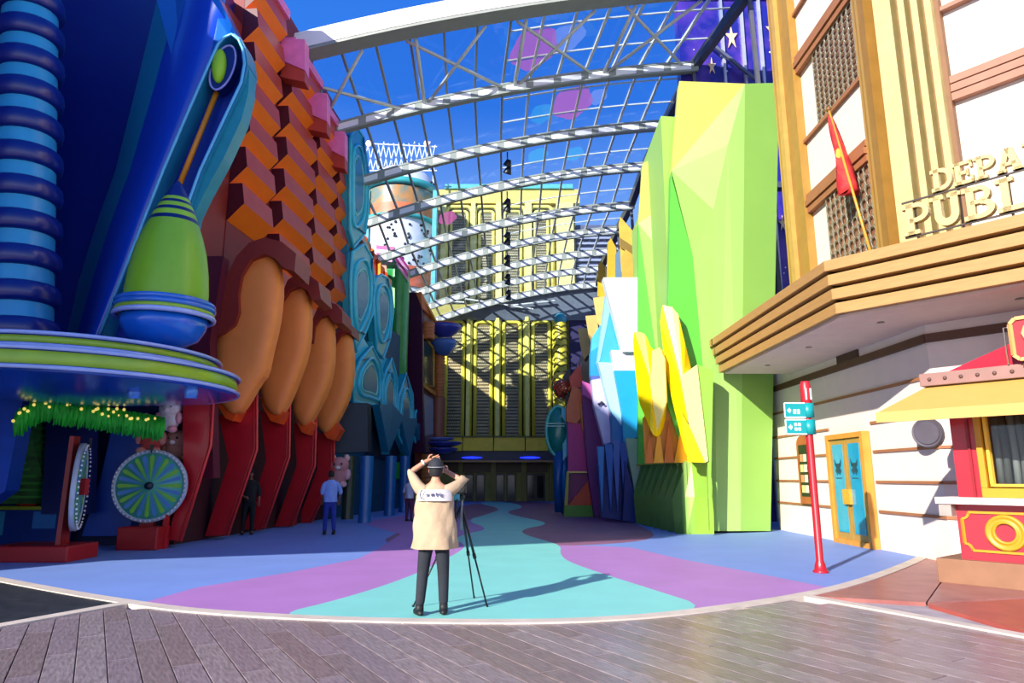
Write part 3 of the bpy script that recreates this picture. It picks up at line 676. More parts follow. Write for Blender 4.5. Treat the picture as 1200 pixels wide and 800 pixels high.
petal(smoothpoly([(771, 356), (793, 361), (800, 390), (812, 440), (818, 490), (822, 520), (820, 541), (806, 541), (795, 500), (781, 440)], 1), 19.5, .25, y_('#f8ce00'))
GP(yp, [(797, 441), (817, 427), (830, 540), (826, 542), (808, 500)], y_('#f3e08a'), .3, 'petal_fold', lambda p: 19.25)
GP(yp, [(817, 427), (836, 434), (832, 622), (829, 540)], g('#a8e054'), .3, 'petal_side', lambda p: 19.3)
GP(yp, [(808, 500), (826, 542), (806, 541), (797, 480)], y_('#fada00'), .2, 'petal_fold', lambda p: 19.2)

# ================================================================== COLOURED SHARD FACADE
sh = thing('shard_facade', 'white and blue angular shard panels between yellow petals and purple folds', 'facade', (4, 27, 0))
S = lambda pts, Y, h, th=.5: shard(sh, pts, Y, M(dim(h, .85), .45, var=.04), th)
# the building mass the shards are fixed to
part('backing', MB().slab([Vector((5.0, 25.2, 0)), Vector((4.6, 29.6, 0)), Vector((6.9, 29.6, 0)), Vector((6.9, 25.2, 0))], (0, 0, 8.2)), M('#3a4a86', .6), sh)
S([(707, 325), (747, 325), (749, 412), (730, 412), (718, 366)], 25.0, '#dcecf2')
S([(716, 362), (730, 410), (717, 426), (703, 426)], 25.6, '#35a6dc'); S([(711, 340), (720, 366), (706, 420), (700, 425)], 26.0, '#8fd0ee')
S([(716, 410), (745, 410), (747, 434), (720, 434)], 25.2, '#c9c4e6'); S([(720, 434), (746, 434), (752, 510), (731, 518), (729, 484)], 25.1, '#089ae0')
S([(701, 424), (720, 425), (731, 502), (716, 482)], 25.4, '#a8dcf0'); S([(692, 412), (703, 405), (703, 440), (692, 440)], 26.6, '#1e96cf')
S([(694, 395), (704, 380), (705, 420), (692, 425)], 27.0, '#48b6e4')
S([(692, 440), (704, 440), (705, 445), (693, 446)], 26.2, '#4a5fa8'); S([(693, 445), (705, 443), (713, 480), (717, 522), (709, 524), (696, 475)], 26.0, '#bcb8e4')
part('eyebrow', MB().tube([P(701, 474, 25.9), P(705, 471, 25.9), P(708, 474, 25.9)], .05, 6), M('#232640', .5), sh)
S([(709, 520), (732, 514), (733, 540), (745, 612), (705, 606), (700, 545)], 25.6, '#1c2f86')
S([(716, 480), (731, 502), (734, 518), (718, 520)], 25.5, '#2272b8')
for a, t, b, h in ((700, 523, 708, '#2a7fd0'), (709, 520, 719, '#2566c4'), (717, 515, 727, '#4a6ac0'), (726, 518, 736, '#2a55b0')):
    S([(a, t), (b, t), ((a + b) / 2 + 2, 600)], 25.2, h, .25)
S([(733, 513), (752, 514), (748, 600), (745, 582)], 24.9, '#9ec0a4')
S([(733, 540), (746, 585), (746, 612), (730, 610)], 25.0, '#1b2f7c')
pp = thing('purple_facade', 'magenta and orange folded panels beside the teal sculpture, right of the street', 'facade', (3.3, 29, 0))
S2 = lambda pts, Y, h, th=.5: shard(pp, pts, Y, M(dim(h, .8), .45, var=.04), th)
part('backing', MB().slab([Vector((3.55, 29.5, 0)), Vector((4.6, 26.6, 0)), Vector((5, 32, 0)), Vector((4, 33, 0))], (0, 0, 5.5)), M('#5a1450', .6), pp)
S2([(682, 446), (693, 452), (700, 490), (706, 525), (711, 600), (697, 606), (690, 560), (684, 490)], 28.0, '#7a1c78')
S2([(682, 446), (692, 450), (695, 470), (683, 462)], 27.8, '#d862b8')
S2([(667, 442), (680, 426), (684, 452), (670, 458)], 29.4, '#e8583c'); S2([(671, 452), (684, 458), (684, 484), (676, 496), (664, 494), (664, 478)], 28.8, '#e8763a')
S2([(680, 470), (686, 485), (691, 528), (682, 500)], 28.5, '#f0932c'); S2([(665, 494), (682, 496), (684, 520), (690, 553), (666, 553)], 28.9, '#c81a82')
part('ledge', MB().bar(P(664, 553, 28.7), P(690, 553, 28.7), .07), M('#e8c46a', .5), pp)
S2([(665, 555), (691, 555), (693, 604), (663, 604)], 28.9, '#8a1260'); S2([(666, 592), (690, 562), (693, 592)], 28.6, '#e24a18', .2)
S2([(662, 592), (694, 592), (697, 605), (661, 606)], 28.5, '#5a9a1c'); S2([(664, 553), (667, 553), (665, 600), (661, 600)], 28.6, '#b8a83a', .2)
S2([(664, 478), (660, 440), (668, 430), (671, 455)], 29.8, '#2a1a2a')
ys = thing('yellow_stack', 'stepped mustard yellow blocks climbing behind the white shard', 'facade', (5, 30, 0))
S3 = lambda pts, Y, h, th=1.2: shard(ys, pts, Y, M(dim(h, .75), .5, var=.08), th, 'block', (.3, 1))
S3([(725, 262), (727, 254), (742, 271), (744, 323), (728, 318)], 28.0, '#d9b84a'); S3([(726, 278), (744, 290), (745, 300), (727, 290)], 27.9, '#8a7230', .3)
S3([(728, 300), (733, 292), (744, 300), (745, 330), (729, 330)], 27.6, '#cfae46'); S3([(712, 284), (716, 279), (722, 290), (723, 330), (711, 325)], 30.5, '#d2ac26')
S3([(721, 298), (729, 288), (730, 330), (721, 330)], 30.2, '#5f86a8'); S3([(701, 310), (704, 305), (709, 312), (711, 350), (700, 347)], 33.0, '#cfa81e')
S3([(695, 349), (708, 347), (716, 363), (706, 386), (700, 378)], 31.0, '#e2c878', .6); S3([(700, 330), (710, 334), (716, 352), (704, 352)], 31.8, '#e0b41c')
S3([(686, 370), (699, 369), (702, 392), (696, 408), (690, 395)], 33.5, '#dcc070', .6); S3([(677, 385), (689, 384), (692, 412), (684, 422), (680, 405)], 35.5, '#e0c67c', .6)
part('core', MB().slab([Vector((5.0, 29.7, 0)), Vector((4.5, 36, 0)), Vector((4.4, 46, 0)), Vector((8, 46, 0)), Vector((8, 29.7, 0))], (0, 0, 9.2)), M('#33305e', .6), ys)
# ================================================================== TEAL SCULPTURE WITH GLOBE
tsx = P(655, 500, 30)
tu = thing('teal_sculpture', 'teal round-backed street sculpture carrying a speckled globe', 'sculpture', (P(660, 600, 30).x, 30, 0))
part('shell', MB().ball(P(655, 505, 30), (.52, .5, 1.05), 24), M('#0c7a6a', .3, coat=.5), tu)
part('rim', MB().tube([P(655, 505, 29.9) + Vector((.55 * math.cos(t), 0, 1.08 * math.sin(t))) for t in [2 * math.pi * i / 28 for i in range(28)]], .07, 8, closed=True), M('#52b8a8', .3), tu)
for y in (496, 499): part('groove', MB().bar(P(640, y, 29.45), P(662, y, 29.45), .03), M('#b9dccb', .4), tu)
part('side_plate', MB().slab([P(658, 478, 29.6), P(666, 480, 29.6), P(667, 530, 29.6), P(660, 540, 29.6)], (0, .5, 0)), M('#3fb2c4', .3), tu)
part('stem', MB().tube([P(656, 600, 30), P(654, 560, 30), P(657, 525, 30)], [.22, .2, .3], 12), M('#12508c', .35), tu)
part('stem', MB().tube([P(663, 602, 30), P(661, 540, 30), P(664, 500, 30)], [.2, .16, .2], 12), M('#1c6fb4', .35), tu)
part('globe', MB().ball(P(659, 455, 30), .42, 20), M2('#c9502a', '#3a1a12', 14, .5, (1, 1, 1), .05, .5), tu)
mb = MB(); gc = P(659, 455, 30)
for k in range(70):
    d = Vector((random.gauss(0, 1), random.gauss(0, 1), random.gauss(0, 1))).normalized(); mb.ball(gc + d * .42, .05, 5, k % 4)
part('speckles', mb, [M('#f0a040', .5), M('#e8e0d0', .5), M('#b82a20', .5), M('#3a8a4a', .5)], tu, kind='stuff')
part('globe_ring', MB().tube([gc + Vector((.5 * math.cos(t), 0, .62 * math.sin(t) + .08)) for t in [2 * math.pi * i / 24 for i in range(24)]], .025, 6, closed=True), M('#d8b46a', .4), tu)

# ================================================================== FAR FACADE
YF = 47.0
ff = thing('arched_facade', 'yellow facade with four tall round-cornered window frames at the end of the street', 'building', (0, YF, 0))
FP = lambda px, py, o=0: P(px, py, YF - o)
LY, LYd, DG = M('#efe658', .4, var=.04), M('#b8a020', .45), M('#2f3a16', .5)
z0f, z1f = FP(600, 515).z, FP(600, 371).z
part('wall', MB().box((-9.5, YF, 0), (7.5, YF + 1.5, z1f + .9)), M('#a39a48', .6), ff)
def archframe(parent, xa, xb, za, zb_, Y, r, mat, name='frame', rad=None):
    rad = rad or (xb - xa) * .22
    pts = [Vector((xa, Y, za)), Vector((xa, Y, zb_ - rad))]
    pts += [Vector((xa + rad - rad * math.cos(t), Y, zb_ - rad + rad * math.sin(t))) for t in [math.pi / 2 * i / 5 for i in range(1, 6)]]
    pts += [Vector((xb - rad + rad * math.sin(t), Y, zb_ - rad + rad * math.cos(t))) for t in [math.pi / 2 * i / 5 for i in range(0, 6)]]
    pts += [Vector((xb, Y, za))]
    return part(name, MB().tube(pts, r, 6), mat, parent)
def tall_window(parent, pxa, pxb, pyt, pyb_, Y, rows=18, sc=1.0, mats=None):
    xa, xb = P(pxa, pyb_, Y).x, P(pxb, pyb_, Y).x; za, zt_ = P(600, pyb_, Y).z, P(600, pyt, Y).z
    w_ = xb - xa; mo, mi_ = mats
    part('window_panel', MB().box((xa, Y - .12, za), (xb, Y, zt_ - .1)), mi_, parent)
    archframe(parent, xa, xb, za, zt_, Y - .15, .17 * sc, mo); archframe(parent, xa + .2 * sc, xb - .2 * sc, za, zt_ - .25 * sc, Y - .16, .05 * sc, DG)
    archframe(parent, xa + .36 * sc, xb - .36 * sc, za, zt_ - .42 * sc, Y - .15, .14 * sc, mo)
    mb = MB(); n_ = 7; dx = (w_ - .9 * sc) / n_
    for j in range(rows):
        z = za + (zt_ - za - .7) * j / rows; mb.bar((xa + .42 * sc, Y - .16, z), (xb - .42 * sc, Y - .16, z), .05, .06)
    part('glazing_bar', mb, M('#4c4a34', .6), parent, kind='stuff')
    mb = MB()
    for j in range(rows * 2):
        for i in range(n_):
            z = za + (zt_ - za - .7) * j / (rows * 2); c = Vector((xa + .45 * sc + (i + .5 + .5 * (j % 2)) * dx, Y - .15, z + .1))
            mb.slab([c + Vector((-.09, 0, 0)), c + Vector((0, 0, -.07)), c + Vector((.09, 0, 0)), c + Vector((0, 0, .07))], (0, -.03, 0))
    part('lattice', mb, M('#b5ab86', .5, var=.3, scale=1), parent, kind='stuff')
    return xa, xb, za, zt_
WG = M2('#4a4626', '#8a7a4a', 2.2, .4, (1, 1, 1), .2)
prev = None
for a, b in ((515, 548), (550, 581.5), (584, 616), (619, 651)):
    r_ = tall_window(ff, a, b, 371, 515, YF - .1, mats=(LY, WG))
    if prev is not None: pass
    prev = r_
for px in (549, 583, 617.5):
    x = FP(px, 440).x; part('pilaster', MB().box((x - .12, YF - .5, z0f), (x + .12, YF, z1f - .1)), M('#efe67a', .4), ff)
xs = [FP(p, 520).x for p in (480, 525, 544, 579, 615, 641)]
zb0, zb1 = FP(600, 529).z, FP(600, 514).z
for a, b in zip(xs, xs[1:]): part('yellow_panel', MB().box((a + .03, YF - 1.6, zb0), (b - .03, YF, zb1)), M('#ffd820', .4), ff)
part('cornice', MB().box((xs[0], YF - 1.7, zb1), (xs[-1], YF, zb1 + .1)), M('#6a6420', .5), ff)
zm0, zm1 = FP(600, 540.5).z, zb0
part('marquee', MB().box((xs[0], YF - 1.3, zm0), (P(648, 530, YF).x, YF, zm1)), M('#10184a', .4), ff)
for px in (553, 621): part('blue_lamp', MB().ball(FP(px, 536, 1.4), (.7, .06, .07), 12), M('#1a2cf0', .3, emit=1.6), ff)
part('marquee_edge', MB().box((xs[0], YF - 1.45, zm0 - .08), (P(648, 530, YF).x, YF - 1.25, zm0 + .03)), M('#c08a4a', .4), ff)
part('soffit', MB().box((xs[0], YF - 1.3, zm0 - .05), (P(648, 530, YF).x, YF, zm0 - .0)), M('#4a3620', .5), ff)
for px, w_ in ((540, .3), (578.5, .32), (614, .34), (645, .22)):
    x = FP(px, 570).x; part('pier', MB().box((x - w_ / 2, YF - .5, 0), (x + w_ / 2, YF, zm0)), M('#8a7a28', .5), ff)
part('lintel_panel', MB().box((xs[0], YF - .12, 1.9), (xs[-1], YF, zm0)), M('#6a4f26', .5), ff)
for px in (550, 563, 586, 599, 622, 633):
    x = FP(px, 570).x; dl = part('entrance_door', MB().box((x - .32, YF - .2, 0), (x + .32, YF - .05, 1.85)), M('#4a3a24', .4), ff)
    part('door_glass', MB().box((x - .22, YF - .22, .2), (x + .22, YF - .2, 1.7)), M('#101418', .1), dl)
# scalloped yellow column right of the windows
sc_ = part('scalloped_column', MB().lathe([(.45, z0f), (.45, FP(600, 385).z), (.3, FP(600, 375).z)], (FP(657, 450).x, YF - .5, 0), 16), M('#d8c83a', .4), ff)
for j in range(17):
    z = z0f + .3 + j * .46; c = Vector((FP(657, 450).x, YF - .5, z))
    part('scallop', MB().tube([c + Vector((.48 * math.cos(t), .48 * math.sin(t), .16 * abs(math.sin(2 * t)))) for t in [math.pi + math.pi * i / 12 for i in range(13)]], .05, 5), M('#6f6a1c', .5), sc_)
part('column_cap', MB().ball((FP(657, 450).x, YF - .5, FP(600, 376).z), (.45, .45, .45), 12), M('#3aa0b4', .4), sc_)
dk = part('dark_reveal', MB().box((FP(667, 400).x, YF - .3, 0), (7.5, YF + .2, FP(600, 366).z)), M('#231a4a', .6), ff)
# ---- the upper storeys behind the glass roof
YU = 54.0
uf = thing('upper_facade', 'tall yellow arcaded upper storey seen through the glass roof', 'building', (2, YU, 9))
U = lambda px, py: P(px, py, YU)
part('wall', MB().box((U(512, 300).x, YU, 9), (U(675, 300).x, YU + 2, U(600, 240).z)), M('#8f8c6a', .6), uf)
part('cornice', MB().box((U(505, 300).x, YU - .4, U(600, 240).z), (U(680, 300).x, YU + 2, U(600, 224).z)), M('#dcc86a', .5), uf)
part('cornice_cap', MB().box((U(520, 300).x, YU - .6, U(600, 224).z), (U(672, 300).x, YU + 2, U(600, 219).z)), M('#58b0ae', .5), uf)
WG2 = M('#77765e', .5, var=.3, scale=1)
for a, b in ((522, 552), (556, 583), (586, 616), (622, 648)):
    tall_window(uf, a, b, 243, 350, YU - .1, 16, 1.0, (M('#e8dc7a', .4), WG2))
for a, b in ((517, 523), (552, 557), (581, 588), (615, 623), (652, 672)):
    part('pilaster', MB().box((U(a, 300).x, YU - .6, 9), (U(b, 300).x, YU, U(600, 240).z)), M('#ece084', .5), uf)
sc2 = thing('steel_louvres', 'grey steel louvre screen seen through the roof right of the yellow arcade', 'screen', (7, YU, 9))
part('backing', MB().box((U(676, 300).x, YU + .3, 9), (U(740, 300).x, YU + 1, U(600, 262).z)), M('#565b74', .6), sc2)
for k in range(26):
    z = 9.5 + k * .48
    if z < U(600, 262).z: part('louvre', MB().box((U(676, 300).x, YU, z), (U(740, 300).x, YU + .25, z + .16)), M('#a6abc0', .4, .3), sc2)
# ---- polka dot tower
pt = thing('polka_dot_tower', 'white round tower with black dots and orange windows seen through the glass roof', 'tower', (P(466, 300, 50).x, 50, 0))
cxx = P(468, 300, 50).x; r_ = (P(510, 300, 50).x - P(426, 300, 50).x) / 2; Z = lambda y: P(468, y, 50).z
pc_ = (cxx, 50, 0); WH = M('#e6e6ea', .5, var=.02)
part('drum', MB().lathe([(r_ * .96, 6), (r_ * .96, Z(262)), (r_ * .9, Z(232)), (0, Z(232))], pc_, 32), WH, pt)
part('dome', MB().lathe([(r_ * .98, Z(226)), (r_ * .9, Z(214)), (r_ * .7, Z(206)), (r_ * .4, Z(202)), (0, Z(200))], pc_, 32), WH, pt)
part('teal_ring', MB().lathe([(r_ * .96, Z(231)), (r_ * 1.08, Z(231)), (r_ * 1.08, Z(225)), (r_ * .96, Z(225))], pc_, 32), M('#46b0aa', .4), pt)
part('window_band', MB().lathe([(r_ * .99, Z(256)), (r_ * .99, Z(233))], pc_, 32), M2('#7a8a7a', '#c88a4a', 1.0, .4, (1, 1, 1), .1), pt)
part('orange_band', MB().lathe([(r_ * 1.0, Z(264)), (r_ * 1.0, Z(252))], pc_, 32), M('#e07a4a', .5), pt)
part('teal_ring', MB().lathe([(r_ * .97, Z(268)), (r_ * 1.06, Z(268)), (r_ * 1.06, Z(264)), (r_ * .97, Z(264))], pc_, 32), M('#46b0aa', .4), pt)
part('orange_band', MB().lathe([(r_ * 1.0, Z(345)), (r_ * 1.0, Z(322))], pc_, 32), M('#e0704a', .5), pt)
for px in (428, 508): part('corner_post', MB().box((P(px - 2.5, 300, 48).x, 48, 6), (P(px + 2.5, 300, 48).x, 48.6, Z(235))), M('#5cb6bc', .4), pt)
mb = MB()
for k in range(90):
    a = random.uniform(math.pi, 2 * math.pi); y = random.uniform(272, 320) if k < 60 else random.uniform(207, 224)
    rr = r_ * (.96 if y > 240 else (.97 if y > 219 else .92 - (219 - y) * .018)); c = Vector((cxx + rr * math.cos(a), 50 + rr * math.sin(a), Z(y)))
    mb.ball(c, .11, 6)
part('dots', mb, M('#20222a', .5), pt, kind='stuff')
# ================================================================== GLASS ROOF
def translucent(hexc):
    m = bpy.data.materials.new('diffuser_' + hexc.strip('#')); m.use_nodes = True
    n = m.node_tree.nodes; l = m.node_tree.links; n.clear()
    o = n.new('ShaderNodeOutputMaterial'); mx = n.new('ShaderNodeMixShader'); mx.inputs[0].default_value = .96
    d = n.new('ShaderNodeBsdfDiffuse'); t = n.new('ShaderNodeBsdfTranslucent'); c = lin(hexc) + (1,)
    d.inputs[0].default_value = c; t.inputs[0].default_value = c
    l.new(d.outputs[0], mx.inputs[1]); l.new(t.outputs[0], mx.inputs[2]); l.new(mx.outputs[0], o.inputs[0]); return m
STEEL = M('#979c94', .45, .1, var=.05); STEELW = M('#c9cdc8', .4, .1, var=.03); WPAN = M('#f4f4f4', .5, var=.02)
YR = [22.6, 25.5, 28.4, 31.35, 34.3, 37.2, 40.1, 43.0, 46.0]
HR = [16.9, 15.7, 14.7, 14.1, 13.3, 13.0, 12.7, 12.5, 12.3]
XR = [8.9, 7.5, 6.9, 6.55, 6.35, 6.1, 5.95, 5.85, 5.95]
XL = [-8.9, -8.3, -7.9, -7.6, -7.4, -7.2, -7.0, -6.9, -6.8]
def interp(a, i):
    j = min(int(i), len(a) - 2); f = i - j; return a[j] * (1 - f) + a[j + 1] * f
def prof(t):
    # quadratic through (0,-2.3),(.53,0),(1,.85)
    return -2.3 + 5.35 * t - 2.2 * t * t
def RP(i, t, dz=0): return Vector((interp(XL, i) + t * (interp(XR, i) - interp(XL, i)), interp(YR, i), EYE + interp(HR, i) + prof(t) + dz))
roof = thing('glass_roof', 'arched glass roof on white steel ribs spanning the street', 'roof', (0, 22.6, 18))
NT = 14
fb_ = MB(); n = 28
for k in range(n):
    a, b = RP(0, k / n), RP(0, (k + 1) / n); hh = .68; a = a - Vector((0, 0, .12)); b = b - Vector((0, 0, .12))
    vs = [a, b, b + Vector((0, 0, hh)), a + Vector((0, 0, hh))]; fb_.slab([v + Vector((0, -.9, 0)) for v in vs], (0, .7, 0))
part('front_beam', fb_, M('#f1ece8', .5, var=.02), roof, 'deep white arched front beam')
mb = MB()
for k in range(n): mb.bar(RP(0, k / n, -.16) + Vector((0, -.55, 0)), RP(0, (k + 1) / n, -.16) + Vector((0, -.55, 0)), .7, .12)
part('beam_soffit', mb, STEEL, roof)
def coated(hexc, k=.05):
    m = glass(hexc, 1.2, .97); n = m.node_tree.nodes; l = m.node_tree.links; mx = [x for x in n if x.type == 'MIX_SHADER'][0]
    for q in list(mx.inputs[0].links): l.remove(q)
    mx.inputs[0].default_value = k; return m
def printed(hexc, a=.35):
    m = bpy.data.materials.new('print_' + hexc.strip('#')); m.use_nodes = True; n = m.node_tree.nodes; l = m.node_tree.links; n.clear()
    o = n.new('ShaderNodeOutputMaterial'); mx = n.new('ShaderNodeMixShader'); mx.inputs[0].default_value = a
    t = n.new('ShaderNodeBsdfTransparent'); d = n.new('ShaderNodeBsdfTranslucent'); d.inputs[0].default_value = lin(hexc) + (1,)
    l.new(t.outputs[0], mx.inputs[1]); l.new(d.outputs[0], mx.inputs[2]); l.new(mx.outputs[0], o.inputs[0]); return m
GL = [coated('#e2eefb'), glass('#f0d0ea', 1.18, .93), glass('#d6eef2', 1.18, .93)]
for i in range(1, 9):
    mb = MB(); up_ = MB()
    for k in range(NT * 2):
        A_, B_ = RP(i, k / NT / 2), RP(i, (k + 1) / NT / 2)
        for dz_ in (-.20, .18): mb.bar(A_ + Vector((0, -.2, dz_)), B_ + Vector((0, -.2, dz_)), .12, .08)
        mb.bar(A_ + Vector((0, -.02, 0)), B_ + Vector((0, -.02, 0)), .28, .34)
        up_.bar(A_ + Vector((0, .3, .28)), B_ + Vector((0, .3, .28)), .07, .07)
    for k in range(NT + 1): mb.bar(RP(i, k / NT, -.2) + Vector((0, -.19, 0)), RP(i, k / NT, .18) + Vector((0, -.19, 0)), .30, .1)  # cross blocks stand in for bar shadows across the white panels
    part('rib', mb, STEEL, roof); part('rib_rail', up_, STEELW, roof)
    for k in range(NT):
        a, b = RP(i, (k + .12) / NT, -.01), RP(i, (k + .88) / NT, -.01)
        part('rib_panel', MB().bar(a + Vector((0, -.20, 0)), b + Vector((0, -.20, 0)), .06, .27, up=(0, 0, 1)), WPAN, roof)
    for o in (.35, .75):
        q = MB()
        for k in range(NT // 2, NT): q.bar(RP(i - o, k / NT, .3), RP(i - o, (k + 1) / NT, .3), .05, .05)
        if i < 6 and o < .5 or i < 3: part('glazing_rail', q, STEELW, roof)
for k in range(NT + 1):
    mb = MB()
    for i in range(8): mb.bar(RP(i, k / NT, .26), RP(i + 1, k / NT, .26), .09, .12)
    part('glazing_bar', mb, (STEEL if k < 8 else STEELW), roof)  # paler steel on the right puts sunlight into the bar colour
for i in range(8):
    for k in range(NT):
        g_ = GL[0]
        a, b, c, d = RP(i, k / NT, .34), RP(i, (k + 1) / NT, .34), RP(i + 1, (k + 1) / NT, .34), RP(i + 1, k / NT, .34)
        part('glass_pane', MB().add([a, b, c, d], [(0, 1, 2), (0, 2, 3)]), g_, roof)
def blob(i0, t0, r, mat, n=22, ph=0):
    pts = [RP(max(0, i0 + r * (1 + .07 * math.sin(5 * a + ph)) * math.sin(a) / 2.9), t0 + r * (1 + .07 * math.sin(5 * a + ph)) * math.cos(a) / 15.3, .31) for a in [2 * math.pi * k / n for k in range(n)]]
    c = RP(i0, t0, .31); part('printed_flower', MB().add(pts + [c], [(k, (k + 1) % n, n) for k in range(n)]), mat, roof)
PG, TG2, WG3 = printed('#ff70a8', .6), printed('#50d8e0', .35), printed('#d0d8f4', .35)
blob(.55, .565, .85, PG); blob(1.5, .70, .85, PG, ph=1); blob(1.62, .615, .5, TG2); blob(.45, .64, .6, WG3, ph=2); blob(2.6, .74, .5, TG2, ph=1); blob(1.45, .77, .4, WG3); blob(3.6, .30, .5, PG); blob(2.5, .62, .5, TG2, ph=2)
def brace(a, b, r=.07): part('brace', MB().tube([a, b], r, 6), STEELW, roof)
ts = [0.02, .30, .53, .76, .98]
for a, b in zip(ts, ts[1:]):
    brace(RP(1, a, .02), RP(0, (a + b) / 2 + .03, -.1)) ; brace(RP(0, a - .02 if a > .1 else .0, -.1), RP(1, (a + b) / 2 + .1 if a < .7 else b, .02))
for t in ts[1:4]: brace(RP(0, t, -.1), RP(1, t, .0), .08)
part('edge_beam', (lambda m_: [m_.bar(RP(i, 1, .1), RP(i + 1, 1, .1), .3, .4) for i in range(8)] and m_)(MB()), M('#4a4d58', .4, .4), roof)
part('edge_beam', (lambda m_: [m_.bar(RP(i, 0, .1), RP(i + 1, 0, .1), .3, .4) for i in range(8)] and m_)(MB()), M('#8d9196', .4, .4), roof)
# side glazing posts standing below the right roof edge
for i in range(9):
    p = RP(i, 1, 0); part('edge_post', MB().bar(p, Vector((p.x + .3, p.y, 6)), .14), M('#6a6d78', .4, .4), roof)
# solid grey end bay
mb = MB()
for a, b in zip([k / 8 for k in range(8)], [(k + 1) / 8 for k in range(8)]):
    z_ = lambda t: RP(8, t, -.05)
    mb.slab([z_(a), z_(b), Vector((z_(b).x, 46.6, 12.35)), Vector((z_(a).x, 46.6, 12.35))], (0, .15, .2))
part('end_soffit', mb, M('#6c7682', .5), roof)
for a, b in (((510, 352), (545, 354)), ((545, 350), (625, 362)), ((595, 358), (650, 352))):
    part('end_rail', MB().bar(P(a[0], a[1], 45.9), P(b[0], b[1], 45.9), .09), STEELW, roof)
for i in (2, 3, 4, 5, 6, 7):
    c = RP(i + .25, .52, -.25); pd = thing('hanging_spotlight', ['first', 'second', 'third', 'fourth', 'fifth', 'rearmost'][i - 2] + ' black spotlight cluster from the front, hung along the roof centre', 'spotlight', tuple(c), 'spotlights hung along the roof centre')
    part('rod', MB().tube([c + Vector((0, 0, .5)), c + Vector((0, 0, -.3))], .03, 6), M('#14161c', .4), pd)
    for z in (-.05, -.42): part('lamp_head', MB().lathe([(0, .16), (.1, .16), (.2, -.1), (.2, -.14), (0, -.12)], c + Vector((.03, 0, z)), 12, (.3, -.5, .8)), M('#14161c', .4), pd)
# walls carrying the roof on the left
sw = thing('rear_left_wall', 'dark blue building wall behind the left facades carrying the roof', 'building', (-9.5, 30, 0))
part('wall', MB().box((-12, 18.6, 0), (-9.2, 46, 12.6)), M('#1a2a60', .7), sw)
# spiky white lattice crown above the polka dot tower
lc = thing('lattice_crown', 'white wire lattice arch seen through the glass above the dotted tower', 'lattice', tuple(P(460, 190, 52)))
mb = MB()
for k in range(14):
    a, b = P(425 + k * 6, 200, 52), P(425 + k * 6 + 7, 166 + (k % 3) * 4, 52); mb.bar(a, b, .07); mb.bar(P(431 + k * 6, 200, 52), P(425 + k * 6, 168, 52), .07)
mb.bar(P(425, 200, 52), P(512, 200, 52), .09); mb.bar(P(425, 168, 52), P(512, 172, 52), .09)
for q in (428, 508): mb.bar((P(q, 200, 52).x, 52, 0), P(q, 200, 52), .12)
part('wires', mb, M('#d4d8ea', .4), lc)
for px in (432, 500): part('lamp', MB().ball(P(px, 168, 51.8), .25, 8), M('#ffc8b0', .5, emit=1.2), lc)
# ================================================================== BLUE BUILDING (left)
DB, MB_, LB = M('#0a1f78', .35, var=.05, coat=.3), M('#0d3fc4', .35, var=.05, coat=.3), M('#2f9ad0', .35, var=.04)
TE = M('#1c9fb0', .35, var=.05, coat=.3)
blue = thing('blue_building', 'deep blue building with ringed column and curling trough, far left', 'building', (-9, 15, 0))
part('back_wall', MB().box((-15, 17.0, 0), (-8.35, 18.4, 15.6)), DB, blue)
part('shade_wing', MB().slab([Vector((-11.5, y, z)) for y, z in ((12.4, 0), (3.6, 6.5), (-2, 11.2), (-2, 15.0), (13.4, 15.0), (13.4, 0))], (-3.5, 0, 0)), DB, blue, 'unseen leaning wing added to cast the plaza shadow')  # out-of-view wing, its outline shaped to cast the plaza shadow
part('shade_block', MB().box((-24, 4, 0), (-15.05, 17, 20)), DB, blue)  # unseen mass added to keep the sun off the back wall
# ringed column
cx0 = P(16, 300, 13.2); cy_ = 13.4
colx = P(12, 559, cy_).x + .12
ca_, cb_ = P(16, 405, 13.2), P(38, -25, 13.2); cax = (cb_ - ca_); cl_ = cax.length
part('ringed_column', MB().lathe([(.66, 0), (.50, cl_)], ca_, 28, cax), LB, blue, 'light blue column shaft')
zs_ = [P(40, y, 12.6).z for y in (20, 58, 96, 134, 172, 210, 248, 286, 324, 362)]
dzr = (P(40, 20, 12.6).z - P(40, 362, 12.6).z) / 9
nrg = 11; dzr = cl_ / (nrg + .35)
for k in range(nrg):
    z = dzr * (k + .05); f = lambda r, zz: r * (1 - .2 * zz / cl_)
    prf = [(f(.64, z), z), (f(.72, z), z + .02), (f(.77, z), z + .08), (f(.79, z), z + dzr * .28), (f(.77, z), z + dzr * .48), (f(.72, z), z + dzr * .56), (f(.64, z), z + dzr * .58)]
    part('ring', MB().lathe(prf, ca_, 32, cax), DB, blue)
